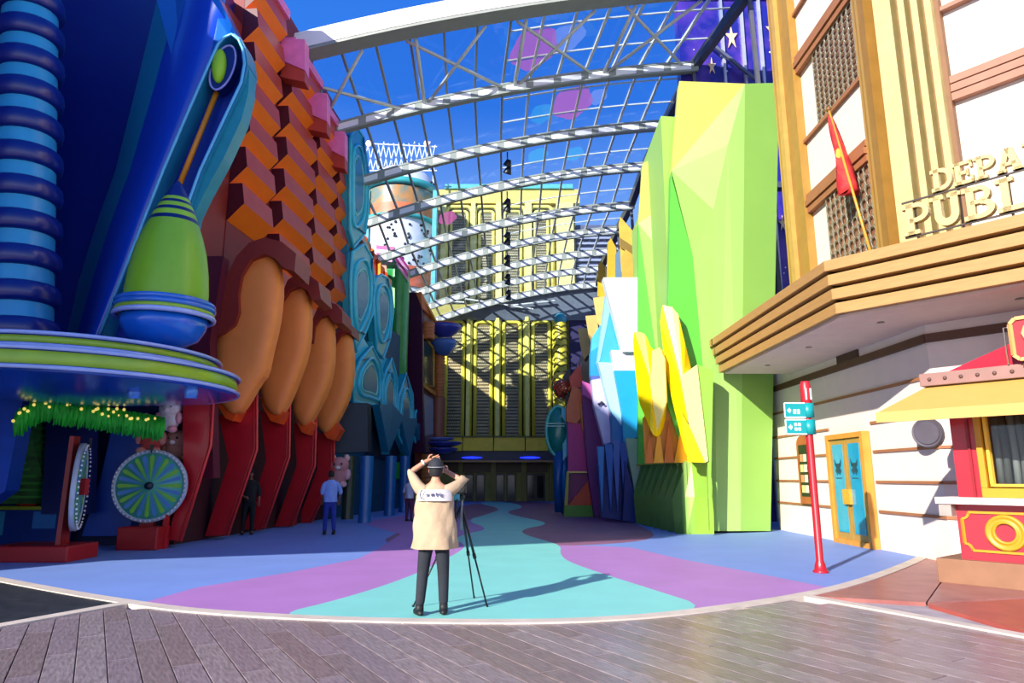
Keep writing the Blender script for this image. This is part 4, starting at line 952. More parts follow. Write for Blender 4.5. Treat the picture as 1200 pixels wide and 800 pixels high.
# swelling body beside the trough, lofted
Lp = [(72, 420), (92, 330), (112, 265), (135, 200), (160, 100), (184, 0), (200, -70)]
Rp = [(108, 415), (150, 315), (172, 255), (194, 200), (230, 115), (250, 64), (262, 20)]
Lq, Rq = [], []
def along(pts, t):
    i = min(int(t * (len(pts) - 1)), len(pts) - 2); f = t * (len(pts) - 1) - i
    return (pts[i][0] * (1 - f) + pts[i + 1][0] * f, pts[i][1] * (1 - f) + pts[i + 1][1] * f)
vs, fs = [], []; nv, nu = 24, 14; sheenm = []
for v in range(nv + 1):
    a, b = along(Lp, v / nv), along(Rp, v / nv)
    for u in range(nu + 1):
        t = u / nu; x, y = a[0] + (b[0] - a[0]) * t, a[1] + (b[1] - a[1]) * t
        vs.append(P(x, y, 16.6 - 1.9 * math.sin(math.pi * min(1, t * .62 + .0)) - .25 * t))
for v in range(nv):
    for u in range(nu): i = v * (nu + 1) + u; fs.append((i, i + 1, i + nu + 2, i + nu + 1)); sheenm.append(1 if u < 4 else 0)  # left columns teal: the body's sheen put into the colour
sb_ = MB().add(vs, fs, 0, True); sb_.m = sheenm
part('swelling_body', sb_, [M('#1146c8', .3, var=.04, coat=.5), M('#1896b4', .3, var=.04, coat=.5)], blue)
Lp2 = [(250, 64), (262, 38), (266, 0), (240, -70)]; 
part('upper_curl', MB().slab([P(184, 0, 15.4), P(200, -70, 15.6), P(262, -70, 15.6), P(248, -20, 15.2), P(272, 30, 14.6), P(284, 52, 14.6), P(268, 42, 14.3), P(250, 64, 14.4), P(215, 120, 14.9)], (0, .8, 0)), M('#1560b8', .3, var=.04, coat=.5), blue)
# trough
rim = [(118, 391), (150, 308), (170, 256), (192, 200), (221, 132), (250, 66), (256, 53), (263, 45), (272, 41), (280, 47), (285, 58), (287, 76), (283, 98), (262, 142), (235, 200), (222, 236), (208, 300), (195, 391)]
YT = 14.0; rp = [P(x, y, YT) for x, y in rim]
mb = MB()
for a, b in zip(rp, rp[1:]): mb.slab([a, b, b + Vector((0, .6, 0)), a + Vector((0, .6, 0))], ((b - a).cross(Vector((0, 1, 0))).normalized()) * .06)
part('trough_wall', mb, M('#1b7fa6', .4, var=.05), blue)
part('trough_back', MB().slab([v + Vector((0, .5, 0)) for v in rp], (0, .1, 0)), M('#0a2f9c', .4), blue)
part('trough_rim', MB().tube([v + Vector((0, -.03, 0)) for v in rp], .035, 6), M('#5ab4e6', .3), blue)
sd_ = [(287, 76), (292, 80), (291, 108), (283, 140), (262, 185), (240, 225), (222, 262), (214, 275), (222, 236), (235, 200), (262, 142), (283, 98)]
part('trough_side', MB().slab([P(x, y, YT + .1) for x, y in sd_], (0, .4, 0)), M('#17889c', .4, coat=.3), blue)
ec = P(261, 79, YT + .1)
ell = lambda rx, rz, n=28, dx=0: [ec + Vector((rx * math.cos(t) + .22 * rz * 0 + .1 * math.sin(t) + dx, 0, rz * math.sin(t))) for t in [2 * math.pi * i / n for i in range(n)]]
part('disc', MB().slab(ell(.24, .53), (0, .3, 0)), M('#081c66', .3), blue)
part('disc_ring', MB().tube(ell(.26, .56), .025, 6, closed=True), M('#9a9ae8', .3), blue)
part('green_ball', MB().ball(ec + Vector((-.07, -.02, .02)), (.16, .16, .43), 16), M('#8fc818', .4), blue)
part('orange_rod', MB().tube([P(254, 108, YT + .3), P(211, 215, YT + .1)], .06, 10), M('#e08a1a', .4), blue)
# ---- canopy of two stacked saucers
dc = Vector((-8.35, 13.0, 0)); GB = M('#8cb81e', .35, coat=.4); LAV = M('#9fb4ee', .2, coat=.6)
cnp = thing('saucer_canopy', 'double round blue canopy with lime green rim bands over the game booth', 'canopy', tuple(dc))
def saucer(z, r, h):
    part('saucer', MB().lathe([(0, z - .22), (r * .45, z - .18), (r * .93, z - .04), (r, z), (r, z + .06), (r - .12, z + .07), (r - .12, z + h - .06), (r, z + h - .05), (r, z + h), (r * .6, z + h + .08), (0, z + h + .1)], dc, 64), M('#0f3f9e', .22, coat=.6), cnp)
    part('rim_band', MB().lathe([(r - .06, z + .07), (r - .03, z + h * .5), (r - .06, z + h - .06)], dc, 64), GB, cnp)
    for zz in (z + .02, z + h - .02): part('rim_edge', MB().tube([dc + Vector((r * math.cos(t), r * math.sin(t), zz)) for t in [2 * math.pi * i / 64 for i in range(64)]], .035, 6, closed=True), LAV, cnp)
saucer(3.22, 2.9, .34); saucer(3.62, 2.52, .24)
for px, py in ((158, 454), (224, 458)):
    c = P(px, py, 12.3); part('lamp_housing', MB().lathe([(0, .0), (.1, 0), (.12, .12), (.08, .3), (0, .3)], (c.x, c.y, 2.98), 14), M('#4a86d8', .25, .3), cnp)
# ---- pin-shaped vase
b0, b1 = P(190, 404, 12.75), P(209, 213, 12.75); ax = (b1 - b0); L_ = ax.length; b0.z = 3.98
vz = thing('pin_vase', 'giant lime green striped pin in a blue bowl on top of the round canopy', 'sculpture', tuple(b0))
k_ = L_ / 3.05
A = lambda pr: [(r, z * k_) for r, z in pr]
NV = M('#0a1c5e', .3, coat=.4)
part('bowl', MB().lathe(A([(0, 0), (.35, .02), (.62, .16), (.74, .36), (.78, .52), (0, .52)]), b0, 36, ax), M('#1668d8', .25, coat=.5), vz)
for z, r, m in ((.55, .86, LAV), (.62, .83, GB), (.70, .85, M('#2a6fd0', .2, coat=.6)), (.78, .84, M('#2a6fd0', .2, coat=.6))):
    q = Vector((0, 0, 1)).rotation_difference(ax.normalized())
    part('bowl_ring', MB().tube([b0 + q @ Vector((r * math.cos(t), r * math.sin(t), z * k_)) for t in [2 * math.pi * i / 40 for i in range(40)]], .05, 8, closed=True), m, vz)
part('pin_body', MB().lathe(A([(.70, .55), (.735, .8), (.74, 1.0), (.71, 1.35), (.64, 1.75), (.55, 2.05), (.46, 2.28)]), b0, 36, ax), M('#7cb81c', .4, var=.04, coat=.2), vz)
for i, (za, zb_, ra, rb) in enumerate(((2.28, 2.36, .46, .43), (2.36, 2.47, .43, .385), (2.47, 2.54, .385, .355), (2.54, 2.63, .355, .31), (2.63, 2.69, .31, .28), (2.69, 2.76, .28, .245))):
    part('stripe', MB().lathe(A([(ra, za), (rb, zb_)]), b0, 30, ax), (NV, M('#8fc828', .4))[i % 2], vz)
part('tip', MB().lathe(A([(.245, 2.76), (.12, 2.98), (.03, 3.12), (0, 3.13)]), b0, 24, ax), M('#12246e', .4), vz)
# ================================================================== GAME BOOTH
bo = thing('game_booth', 'dark blue game booth with green fringed valance under the round canopy', 'booth', (-10, 15.5, 0))
part('rear_wall', MB().box((-13.5, 16.75, 0), (-8.4, 16.95, 3.6)), M('#0b1744', .6), bo)
shard(bo, [(55, 478), (104, 484), (100, 602), (48, 602)], 15.8, M('#10205e', .5), .4, 'pillar')
shard(bo, [(135, 484), (166, 488), (166, 560), (150, 628), (96, 628), (118, 560)], 16.4, M('#0f3f9a', .4), .5, 'leaning_pillar')
shard(bo, [(-30, 462), (28, 462), (6, 575), (-30, 600)], 13.9, M('#1a4cb8', .4), .4, 'leaning_pillar')
sl_ = [P(26, 470, 15.0), P(60, 470, 16.2), P(58, 590, 16.2), P(-20, 590, 15.0)]
part('green_screen', MB().slab(sl_, (0, .06, 0)), M2('#0a3a10', '#1c6a1c', 3, .7, (1, 1, 4), .2), bo)
for j in range(14):
    y = 478 + j * 8; part('screen_slat', MB().bar(P(24 - j * 2.6, y, 14.95), P(59, y, 16.1), .03, .05), M('#1f7a22', .6), bo)
va, vb, vc = P(22, 482, 13.6), P(52, 466, 13.8), P(190, 490, 15.2)
fr_ = MB(); bu = MB()
for i in range(420):
    t = i / 420; p = va.lerp(vb, t / .2) if t < .2 else vb.lerp(vc, (t - .2) / .8)
    x = p + Vector((random.uniform(-.03, .03), random.uniform(-.05, .05), random.uniform(-.04, .04)))
    fr_.tube([x, x + Vector((random.uniform(-.03, .03), 0, -.2)), x + Vector((random.uniform(-.03, .03), 0, -random.uniform(.36, .5)))], [.04, .055, .015], 4)
    if i % 10 == 0: bu.ball(x + Vector((0, -.08, random.uniform(-.16, .02))), .035, 6)
part('fringe', fr_, M('#1cae2a', .6, var=.3), bo, kind='stuff'); part('fairy_lights', bu, M('#d8c060', .4, emit=.6), bo, kind='stuff')
ctr = thing('prize_counter', 'low dark blue booth counter with yellow rim at the far left', 'counter', (P(30, 637, 15.9).x, 15.9, 0))
c1 = Vector((P(64, 637, 15.9).x, 15.9, 0))
part('counter_body', MB().box((c1.x - 1.6, c1.y, 0), (c1.x, c1.y + .55, .86)), M('#0e2f74', .4), ctr)
part('counter_top', MB().box((c1.x - 1.65, c1.y - .05, .86), (c1.x + .05, c1.y + .6, .93)), M('#8a9a20', .4), ctr)
part('lit_panel', MB().box((c1.x - .55, c1.y - .02, .45), (c1.x - .04, c1.y, .82)), M('#2f6fae', .4), ctr)
part('lit_panel', MB().box((c1.x - 1.58, c1.y - .02, .3), (c1.x - 1.2, c1.y, .82)), M('#2f7f9e', .4), ctr)
c2 = P(34, 580, c1.y + .25)
b_ = solo('prize_basket', MB().lathe([(0, 0), (.2, 0), (.28, .12), (.24, .12), (.18, .04), (0, .04)], (c2.x, c2.y, .93), 16), M('#a8321c', .6), 'small red basket of prizes on the booth counter', 'basket', (c2.x, c2.y, .93))
for i in range(3): solo('prize_ball', MB().ball((c2.x - .1 + .1 * i, c2.y, 1.03), .06, 10), M('#d8a850', .6), ('leftmost', 'middle', 'rightmost')[i] + ' small yellow ball in the red basket on the counter', 'ball', (c2.x - .1 + .1 * i, c2.y, .97), 'balls in the red basket')
def plush(px, py, Y, s, body, ear, label, face='#201010'):
    c = P(px, py, Y); t = thing('plush_toy', label, 'plush toy', tuple(c))
    part('body', MB().ball(c + Vector((0, 0, -.26 * s)), (.22 * s, .18 * s, .24 * s), 14), M(body, .9), t)
    part('head', MB().ball(c, (.24 * s, .2 * s, .21 * s), 14), M(body, .9), t)
    for q in (-1, 1):
        part('ear', MB().ball(c + Vector((q * .17 * s, 0, .18 * s)), (.08 * s, .05 * s, .09 * s), 8), M(ear, .9), t)
        part('arm', MB().ball(c + Vector((q * .22 * s, -.05, -.22 * s)), (.08 * s, .08 * s, .14 * s), 8), M(ear, .9), t)
        part('foot', MB().ball(c + Vector((q * .13 * s, -.1 * s, -.46 * s)), (.1 * s, .12 * s, .08 * s), 8), M(ear, .9), t)
        part('eye', MB().ball(c + Vector((q * .09 * s, -.18 * s, .03 * s)), .03 * s, 6), M(face, .3), t)
    part('muzzle', MB().ball(c + Vector((0, -.18 * s, -.06 * s)), (.07 * s, .05 * s, .05 * s), 8), M('#f0e0dc', .9), t)
plush(200, 478, 16.3, 1.1, '#e2dcd8', '#e8a0a8', 'white and pink plush toy hanging highest under the canopy rim')
plush(180, 500, 16.5, 1.25, '#c8504e', '#e89a92', 'pink watermelon coloured plush toy above the frontal prize wheel')
plush(207, 515, 16.6, 1.1, '#a8766a', '#8a5a50', 'brownish plush toy right of the pink one')
plush(398, 545, 25.0, 1.45, '#c88a8a', '#e8b8b8', 'pink plush toy hanging behind the man in the blue shirt')
# ================================================================== PRIZE WHEELS
def wheel(c, n, r, base, label, style):
    t = thing('spinning_prize_stand', label, 'prize wheel', (c.x, c.y, 0)); n = Vector(n).normalized()
    u = Vector((0, 0, 1)).cross(n).normalized(); v = Vector((0, 0, 1))
    W_ = lambda a, b, o: c + u * a + v * b + n * o
    part('disc', MB().lathe([(0, -.03), (r, -.03), (r, .03), (0, .03)], c, 48, n), M('#4fae98', .4, var=.03), t)
    N = 24
    for i in range(N):
        a = 2 * math.pi * i / N; ca, sa = math.cos(a), math.sin(a); da = math.pi / N * .62
        pt = lambda rr, ang: W_(rr * math.cos(ang), rr * math.sin(ang), .035)
        mb = MB().slab([pt(r * .16, a), pt(r * .55, a - da * .9), pt(r * .82, a - da * .9), pt(r * .88, a), pt(r * .82, a + da * .9), pt(r * .55, a + da * .9)], n * .006)
        part('petal', mb, (M('#7cc43c', .45), M('#4a86c8', .45))[i % 2], t)
    part('rim', MB().lathe([(r * .92, .03), (r * .92, .05), (r * 1.02, .05), (r * 1.02, -.035), (r * .92, -.035)], c, 48, n), M('#a9b6c8', .4), t)
    mb = MB()
    for i in range(48):
        a = 2 * math.pi * i / 48; mb.ball(W_(r * .97 * math.cos(a), r * .97 * math.sin(a), .09), .022, 6)
    part('pegs', mb, M('#e8e4e8', .4), t, kind='stuff')
    part('hub', MB().lathe([(0, .04), (.09, .04), (.08, .14), (0, .15)], c, 16, n) if style else MB().box(tuple(c - Vector((.02, .12, .16))), tuple(c + Vector((.2, .02, .16)))), M('#1c2a3a', .4) if style else M('#b01822', .4), t)
    part('pointer', MB().slab([W_(-.05, r + .12, .1), W_(.05, r + .12, .1), W_(0, r - .08, .1)], n * .04), M('#141414', .4), t)
    bw, bd, bh = base
    part('stand_base', MB().box((c.x - bw[0], c.y - bd, 0), (c.x + bw[1], c.y + bd, bh)), M('#a80f14', .45, var=.06), t, bevel=.03)
    part('stand_post', MB().slab([Vector((c.x - .16, c.y, bh)), Vector((c.x + .16, c.y, bh)), Vector((c.x + .08, c.y, c.z + r * .9)), Vector((c.x - .12, c.y, c.z + r * .9))], (0, .1, 0)) if style else
         MB().slab([c - n * .12 + Vector((0, -.14, bh - c.z)), c - n * .12 + Vector((0, .14, bh - c.z)), c - n * .12 + Vector((0, .1, r + .15)), c - n * .12 + Vector((0, -.1, r + .15))], -n * .08), M('#8e0c12', .45), t)
    if style: part('side_panel', MB().box((c.x + bw[1] - .05, c.y, 0), (c.x + bw[1] + .05, c.y + .1, .75)), M('#c0121a', .45), t)
w1 = P(92, 570, 13.9); wheel(w1, (.90, .43, 0), .84, ((1.30, .25), .5, .3), 'spinning prize wheel seen edge-on on a wide red base, leftmost', 0)
w2 = P(176, 569, 15.9); wheel(w2, (.12, -.99, 0), .80, ((.48, .42), .3, .5), 'spinning prize wheel facing the camera with lime and blue petals', 1)

# ================================================================== ORANGE SCALE FACADE
of = thing('orange_facade', 'orange and brick red facade of stacked overhanging blocks with curved tongues', 'building', (-8, 20, 0))
lineA, lineB = Vector((-8.15, 16.9, 0)), Vector((-7.35, 27.0, 0)); dl = (lineB - lineA).normalized(); nl = Vector((dl.y, -dl.x, 0))
tops = [16.5, 15.95, 15.4, 15.1]
part('wall', MB().slab([lineA, lineB, lineB - nl * 1.5, lineA - nl * .6], (0, 0, 14.8)), M('#8a2318', .6), of)
DR, OR_, PKc, LP = M('#b83e2c', .45, var=.05), M('#ff7a14', .4, var=.05), M('#f07ab4', .45), M('#d8746c', .5)
x0s = [(238.5, 282), (292, 335.5), (336, 364), (365, 391)]
cols = []
for a, b in x0s:
    ya = None
    fpl = VP((lineA.x, lineA.y), (lineB.x, lineB.y)); pa, pb_ = fpl(a, 559), fpl(b, 559); cols.append((pa, pb_))
pitch_ = 1.12; bmesh_c = {}
OUT = .5
for ci, (pa, pb_) in enumerate(cols):
    wv = (pb_ - pa); wlen = wv.length; zoff = [.45, .28, .05, -.12][ci]
    # one block mesh per column, reused up the column
    h = pitch_; mb = MB()
    def prism(sec, y0, y1, mis):
        vs = [dl * y0 + nl * o + Vector((0, 0, z)) for o, z in sec] + [dl * y1 + nl * o + Vector((0, 0, z)) for o, z in sec]; n = len(sec)
        b = len(mb.v); mb.v += vs
        for i in range(n):
            j = (i + 1) % n; mb.f.append([b + i, b + j, b + n + j, b + n + i]); mb.m.append(mis[i]); mb.sm.append(False)
        mb.f.append([b + i for i in reversed(range(n))]); mb.m.append(4); mb.sm.append(False)
        mb.f.append([b + n + i for i in range(n)]); mb.m.append(2); mb.sm.append(False)
    # section: back, underside outwards, overhanging face, top
    prism([(0, .0), (.03, .0), (OUT, h * .44), (OUT - .1, h * .99), (0, h * .99)], 0, wlen * .95, [1, 1, 0, 3, 0])
    me = mesh_of('block', mb, [DR, OR_, LP, PKc, M('#5a1420', .5)])  # last slot: near ends dark red, shade put into the colour
    zlow = [7.55, 6.6, 6.1, 5.7][ci]; ztop = tops[ci]
    nrow = int((ztop - zlow) / pitch_)
    for r in range(nrow):
        o = bpy.data.objects.new('block', me); COL.objects.link(o); o.parent = of
        z = ztop - pitch_ * (r + 1); o.location = Vector((pa.x, pa.y, z)) - Vector(of.location)
    part('column_wall', MB().slab([pa + nl * .02, pb_ + nl * .02, pb_ - nl * .8, pa - nl * .8], (0, 0, ztop - .1)), M('#7c1c1c', .6), of)
    part('top_cap', MB().slab([pa + nl * (OUT - .2), pb_ + nl * (OUT - .2), pb_ - nl * 1.2, pa - nl * 1.2], (0, 0, .25)) if False else MB().slab([Vector((v.x, v.y, ztop)) for v in (pa + nl * OUT, pb_ + nl * OUT, pb_ - nl * .8, pa - nl * .8)], (0, 0, .3)), PKc, of)
# tongues, hoods and fins
for a, b, y0, y1, Y in ((329, 357, 45, 74, 20.3), (356, 383, 108, 134, 22.7), (380, 404, 153, 176, 24.9)):
    shard(of, [(a, y0), (b, y0 + 1), (b, y1 + 8), (a, y1 - 4)], Y, PKc, .5, 'pink_top_block')
    shard(of, [(a, y1 - 4), (b, y1 + 8), (b, y1 + 22), (a, y1 + 16)], Y + .05, DR, .5, 'top_block_face')
T1p = [(252, 393), (268, 388), (277, 378), (280, 365), (279, 345), (282, 325), (290, 308), (303, 298), (315, 297), (323, 303), (328, 320), (328, 350), (324, 380), (316, 412), (311, 438), (302, 448), (286, 476), (278, 484), (270, 484), (260, 474), (252, 462)]
T2p = [(306, 466), (305, 440), (322, 405), (327, 375), (330, 352), (339, 340), (350, 335), (358, 338), (362, 350), (363, 385), (359, 415), (350, 440), (340, 466), (330, 484), (324, 487), (314, 482)]
T3p = [(343, 470), (344, 445), (354, 420), (364, 400), (368, 380), (375, 371), (384, 369), (389, 376), (391, 400), (390, 430), (384, 455), (372, 480), (364, 494), (356, 500), (349, 494), (343, 484)]
T4p = [(370, 480), (371, 460), (382, 440), (388, 420), (392, 402), (399, 392), (406, 389), (411, 393), (414, 415), (413, 445), (407, 470), (396, 492), (385, 506), (378, 507), (371, 498)]
TM = M('#ff9040', .55, var=.04)
def pillow(parent, px, Y, th, mat, name, bulge=.35):
    px = smoothpoly(px, 1); ring = [P(x, y, Y) for x, y in px]; n = len(ring); c = sum(ring, Vector()) / n; mb = MB()
    # inset rings giving a pillowed front
    lev = [(1.0, 0), (.93, -.45), (.78, -.8), (.5, -1.0), (.2, -1.06)]
    sp_ = [Vector((c.x, Y, r.z)) for r in ring]
    vs = []
    for s, b in lev:
        for r in ring:
            q = Vector((r.x, Y, r.z)); m_ = Vector((c.x + (r.x - c.x) * .25, Y, c.z + (r.z - c.z) * .55)); p = m_.lerp(q, s) if s < 1 else q
            vs.append(p + Vector((0, b * bulge, 0)))
    fs = [(l * n + i, l * n + (i + 1) % n, (l + 1) * n + (i + 1) % n, (l + 1) * n + i) for l in range(len(lev) - 1) for i in range(n)] + [tuple((len(lev) - 1) * n + i for i in range(n))]
    mb.add(vs, fs, 0, True); b = len(mb.v)
    bk = [Vector((r.x, Y + th, r.z)) for r in ring]; mb.add(ring + bk, [((i + 1) % n, i, n + i, n + (i + 1) % n) for i in range(n)] + [tuple(range(n, 2 * n))], 0, False)
    return part(name, mb, mat, parent)
HOODS = [[(232, 412), (241, 400), (250, 385), (258, 350), (266, 322), (277, 300), (292, 284), (310, 278), (330, 283), (347, 297), (345, 318), (330, 312), (323, 303), (310, 297), (294, 304), (283, 322), (279, 345), (280, 365), (275, 380), (262, 390), (250, 394), (240, 408)],
         [(326, 372), (330, 345), (337, 328), (350, 319), (362, 322), (373, 330), (376, 350), (366, 352), (360, 340), (350, 335), (339, 340), (331, 352), (329, 375)],
         [(364, 402), (366, 375), (372, 360), (384, 354), (394, 356), (401, 364), (401, 378), (391, 378), (384, 369), (375, 372), (369, 382), (367, 402)],
         [(389, 420), (391, 396), (397, 382), (405, 377), (411, 380), (412, 392), (406, 389), (399, 393), (393, 403), (391, 420)]]
FINS = [([(250, 470), (247, 522), (212, 634), (196, 632), (215, 560), (214, 470)], 16.2),
        ([(301, 440), (301, 527), (267, 627), (240, 628), (268, 540), (256, 486), (270, 488), (286, 478)], 18.2),
        ([(340, 464), (339, 535), (310, 619), (285, 620), (312, 540), (305, 480), (325, 490)], 20.4),
        ([(371, 478), (369, 545), (343, 616), (322, 617), (348, 545), (344, 495), (356, 502)], 22.6),
        ([(392, 490), (391, 555), (365, 612), (348, 613), (372, 550), (371, 505), (380, 509)], 24.8)]
YTG = [17.6, 19.8, 22.0, 24.2]
LIP = M('#e8500e', .4)
for k, (tp, hd) in enumerate(zip((T1p, T2p, T3p, T4p), HOODS)):
    pillow(of, tp, YTG[k], .35, TM, 'tongue', .2)
    part('hood', MB().slab([P(x, y, YTG[k] - .35) for x, y in hd], (0, 1.3, 0)), M('#8c2c20', .45, var=.05), of)
    lo = [p for p in tp if p[1] > 455]; xa, xb_ = min(p[0] for p in tp), max(p[0] for p in lo); yb = max(p[1] for p in tp)
    m0 = [(xa, yb - 22), (xa + 4, yb - 8), (xa + (xb_ - xa) * .35, yb + 6), (xa + (xb_ - xa) * .6, yb + 9), (xa + (xb_ - xa) * .8, yb - 4), (xa + (xb_ - xa) * .6, yb - 14)]
    part('tongue_lip', MB().slab([P(x, y, YTG[k] + .05) for x, y in m0], (0, .6, 0)), LIP, of)
FR = M('#c01220', .4, var=.06, coat=.3); FE = M('#e23a34', .35)  # brighter red lines: edge highlights put into the colour
for pts, Y in FINS:
    f_ = part('fin', MB().slab([P(x, y, Y) for x, y in pts], (-.12, .35, 0)), FR, of)
    part('fin_edge', MB().tube([P(pts[0][0], pts[0][1], Y - .02), P(pts[1][0], pts[1][1], Y - .02), P(pts[2][0], pts[2][1], Y - .02)], .035, 6), FE, f_)
    part('fin_edge', MB().tube([P(pts[0][0] - 3, pts[0][1] + 4, Y - .01), P(pts[1][0] - 3, pts[1][1], Y - .01), P(pts[2][0] - 4, pts[2][1], Y - .01)], .018, 6), FE, f_)
    z_ = max(P(pts[2][0], pts[2][1], Y).z, 0)
part('recess_wall', MB().slab([lineA + nl * .1, lineB + nl * .1, lineB - nl * .4, lineA - nl * .4], (0, 0, 6.2)), M('#3a0a18', .7), of)
part('maroon_wall', MB().slab([P(240, 300, 16.9), P(262, 300, 16.9), P(246, 400, 16.9), P(250, 560, 16.9), P(215, 560, 16.9), P(225, 400, 16.9)], (0, .4, 0)), M('#5e0f2a', .5), of)
for px, Y in ((283, 21.0), (328, 23.4)):
    c = G(px, 559 + 1.58 * 800 / Y); b = thing('low_bench', ('orange topped red bench between the second and third red fins', 'orange topped red bench between the third and fourth red fins')[px > 300], 'bench', (P(px, 600, Y).x, Y, 0))
    x = P(px, 600, Y).x; part('seat', MB().box((x - .5, Y, .55), (x + .5, Y + .5, .7)), M('#c8480e', .5), b); part('base', MB().box((x - .45, Y + .05, 0), (x + .45, Y + .45, .55)), M('#8a1010', .5), b)

# ================================================================== TEAL GOTHIC FACADE
tf = thing('teal_facade', 'turquoise facade of interlocking pointed arch shields above a dark zigzag valance', 'building', (-6.8, 30, 0))
tl = VP((-6.95, 27.0), (-5.75, 37.0)); td = Vector((1.2, 10, 0)).normalized(); tn = Vector((td.y, -td.x, 0))
TQ = [M('#22aab8', .35, var=.05, coat=.3), M('#44cbe0', .35, var=.05, coat=.3), M('#147a98', .35, coat=.3), M('#8fd8d0', .4)]
part('wall', MB().slab([Vector((-6.95, 27.0, 0)) - tn * .1, Vector((-5.75, 37.0, 0)) - tn * .1, Vector((-6.6, 37, 0)), Vector((-8.2, 27.0, 0))], (0, 0, 9)), M('#0e4a66', .6), tf)
def c3(p):
    for _ in range(2): p = [q for i in range(len(p)) for q in (p[i] * .75 + p[(i + 1) % len(p)] * .25, p[i] * .25 + p[(i + 1) % len(p)] * .75)]
    return p
def shield(pts, out=.25):
    r = [tl(x, y) + tn * out for x, y in pts]; s = part('shield', MB().slab(r, -tn * .35), TQ[0], tf)
    part('rim', MB().tube(r, .07, 6, closed=True), TQ[1], s)
    c = sum(r, Vector()) / len(r); inn = c3([c + (v - c) * .72 + tn * .02 for v in r]); part('inner_ring', MB().tube(inn, .085, 6, closed=True), TQ[1], s)
    i2 = c3([c + (v - c) * .52 + tn * .0 for v in r]); part('arch_ring', MB().tube(i2, .05, 6, closed=True), TQ[3], s)
    i3 = c3([c + (v - c) * .46 for v in r]); part('hollow', MB().slab([v + tn * .03 for v in i3], -tn * .02), TQ[2], s)
    for q in (.35, .75): part('vein', MB().bar(r[int(q * len(r))] + tn * .04, inn[int(q * len(inn))] + tn * .04, .05), M('#0a4a70', .4), s)
SH = [[(403, 200), (404, 158), (412, 150), (419, 161), (425, 200), (425, 247), (421, 274), (407, 290), (403, 270)],
      [(403, 330), (405, 296), (420, 286), (429, 302), (432, 335), (430, 367), (420, 392), (410, 412), (404, 380)],
      [(430, 350), (433, 327), (440, 322), (447, 326), (452, 342), (454, 364), (450, 397), (442, 420), (434, 410)],
      [(405, 470), (406, 440), (414, 422), (428, 406), (438, 425), (442, 445), (441, 480), (430, 474)],
      [(441, 500), (440, 450), (444, 436), (451, 420), (458, 444), (457, 487), (450, 510)],
      [(459, 510), (459, 465), (468, 438), (476, 462), (477, 500), (468, 530)], [(478, 515), (479, 485), (483, 472), (488, 488), (488, 510), (484, 530)]]
for i, s in enumerate(SH): shield(s, .25 + .02 * i)
part('spire', MB().slab([tl(404, 330) + tn * .1, tl(407, 292) + tn * .1, tl(404, 285) + tn * .1], -tn * .3), TQ[2], tf)
for a in ([(403, 412), (420, 392), (428, 406), (410, 425), (404, 440)], [(432, 400), (440, 415), (450, 420), (442, 440), (436, 425)]):
    part('link_panel', MB().slab([tl(x, y) + tn * .15 for x, y in a], -tn * .3), TQ[1], tf)
NVY = M('#061a2e', .5)
part('valance_box', MB().slab([P(391, 472, 25.6), P(430, 472, 25.9), P(431, 529, 25.9), P(391, 531, 25.6)], (.05, .5, 0)), NVY, tf)
for z in ([(429, 474), (445, 474), (441, 533)], [(440, 532), (446, 474), (459, 488), (452, 505)], [(456, 490), (476, 490), (467, 537)], [(474, 495), (491, 500), (484, 537)]):
    part('valance_tooth', MB().slab([tl(x, y) + tn * .62 for x, y in z], -tn * .35), M('#1a7898', .4), tf)
part('valance_back', MB().slab([tl(430, 500) + tn * .05, tl(495, 500) + tn * .05, tl(495, 548) + tn * .05, tl(430, 532) + tn * .05], -tn * .3), M('#081c34', .6), tf)
for px, pyb, Y in ((427, 612, 24.9), (456, 602, 29.5), (473, 598, 32.5), (407, 605, 27.0)):
    x = P(px, pyb, Y).x; part('column', MB().lathe([(.24, 0), (.22, .3), (.25, P(px, 534, Y).z)], (x, Y, 0), 16), M('#1464a4' if px != 407 else '#3a4a3a', .35, coat=.3), tf)
# orange folds, green column, magenta cornice
oc = thing('fluted_column_block', 'tall green rounded column with striped magenta cornice beyond the teal shields', 'column', (-6, 36, 0))
gcx = P(463, 420, 37); 
part('shaft', MB().slab([P(453, 303, 36.5), P(466, 312, 36.2), P(477, 330, 36.5), P(475, 520, 36.5), P(453, 520, 36.5)], (0, .5, 0)), M('#1e8a2c', .4), oc)
part('shaft_round', MB().lathe([(.62, 1.5), (.62, P(464, 318, 36.3).z)], (P(464, 420, 36.4).x, 36.4, 0), 24), M('#259634', .35, coat=.4), oc)
for i, h_ in enumerate(('#b03080', '#e8b0cc', '#9a2468', '#e0a0c0')):
    y = 287 + i * 4.5; part('cornice', MB().slab([P(441, y, 36), P(462, y + 2, 35.6), P(478, y + 24, 36), P(478, y + 29, 36), P(462, y + 6.5, 35.6), P(441, y + 4.5, 36)], (0, .8, 0)), M(h_, .4), oc)
of2 = thing('orange_folded_screen', 'orange and red folded vertical screen behind the teal shields', 'screen', (-6.4, 34, 8))
for i in range(9):
    a = 422 + i * 4.0; y = 268 + i * 7.0
    part('fold', MB().slab([P(a, y, 33.5 + .3 * (i % 2)), P(a + 4, y + 3, 33.5 + .3 * ((i + 1) % 2)), P(a + 4, 335 + i * 3, 33.5 + .3 * ((i + 1) % 2)), P(a, 335 + i * 3, 33.5 + .3 * (i % 2))], (0, .25, 0)), M(('#e2702a', '#b83a1c', '#e89a3a')[i % 3], .45), of2)
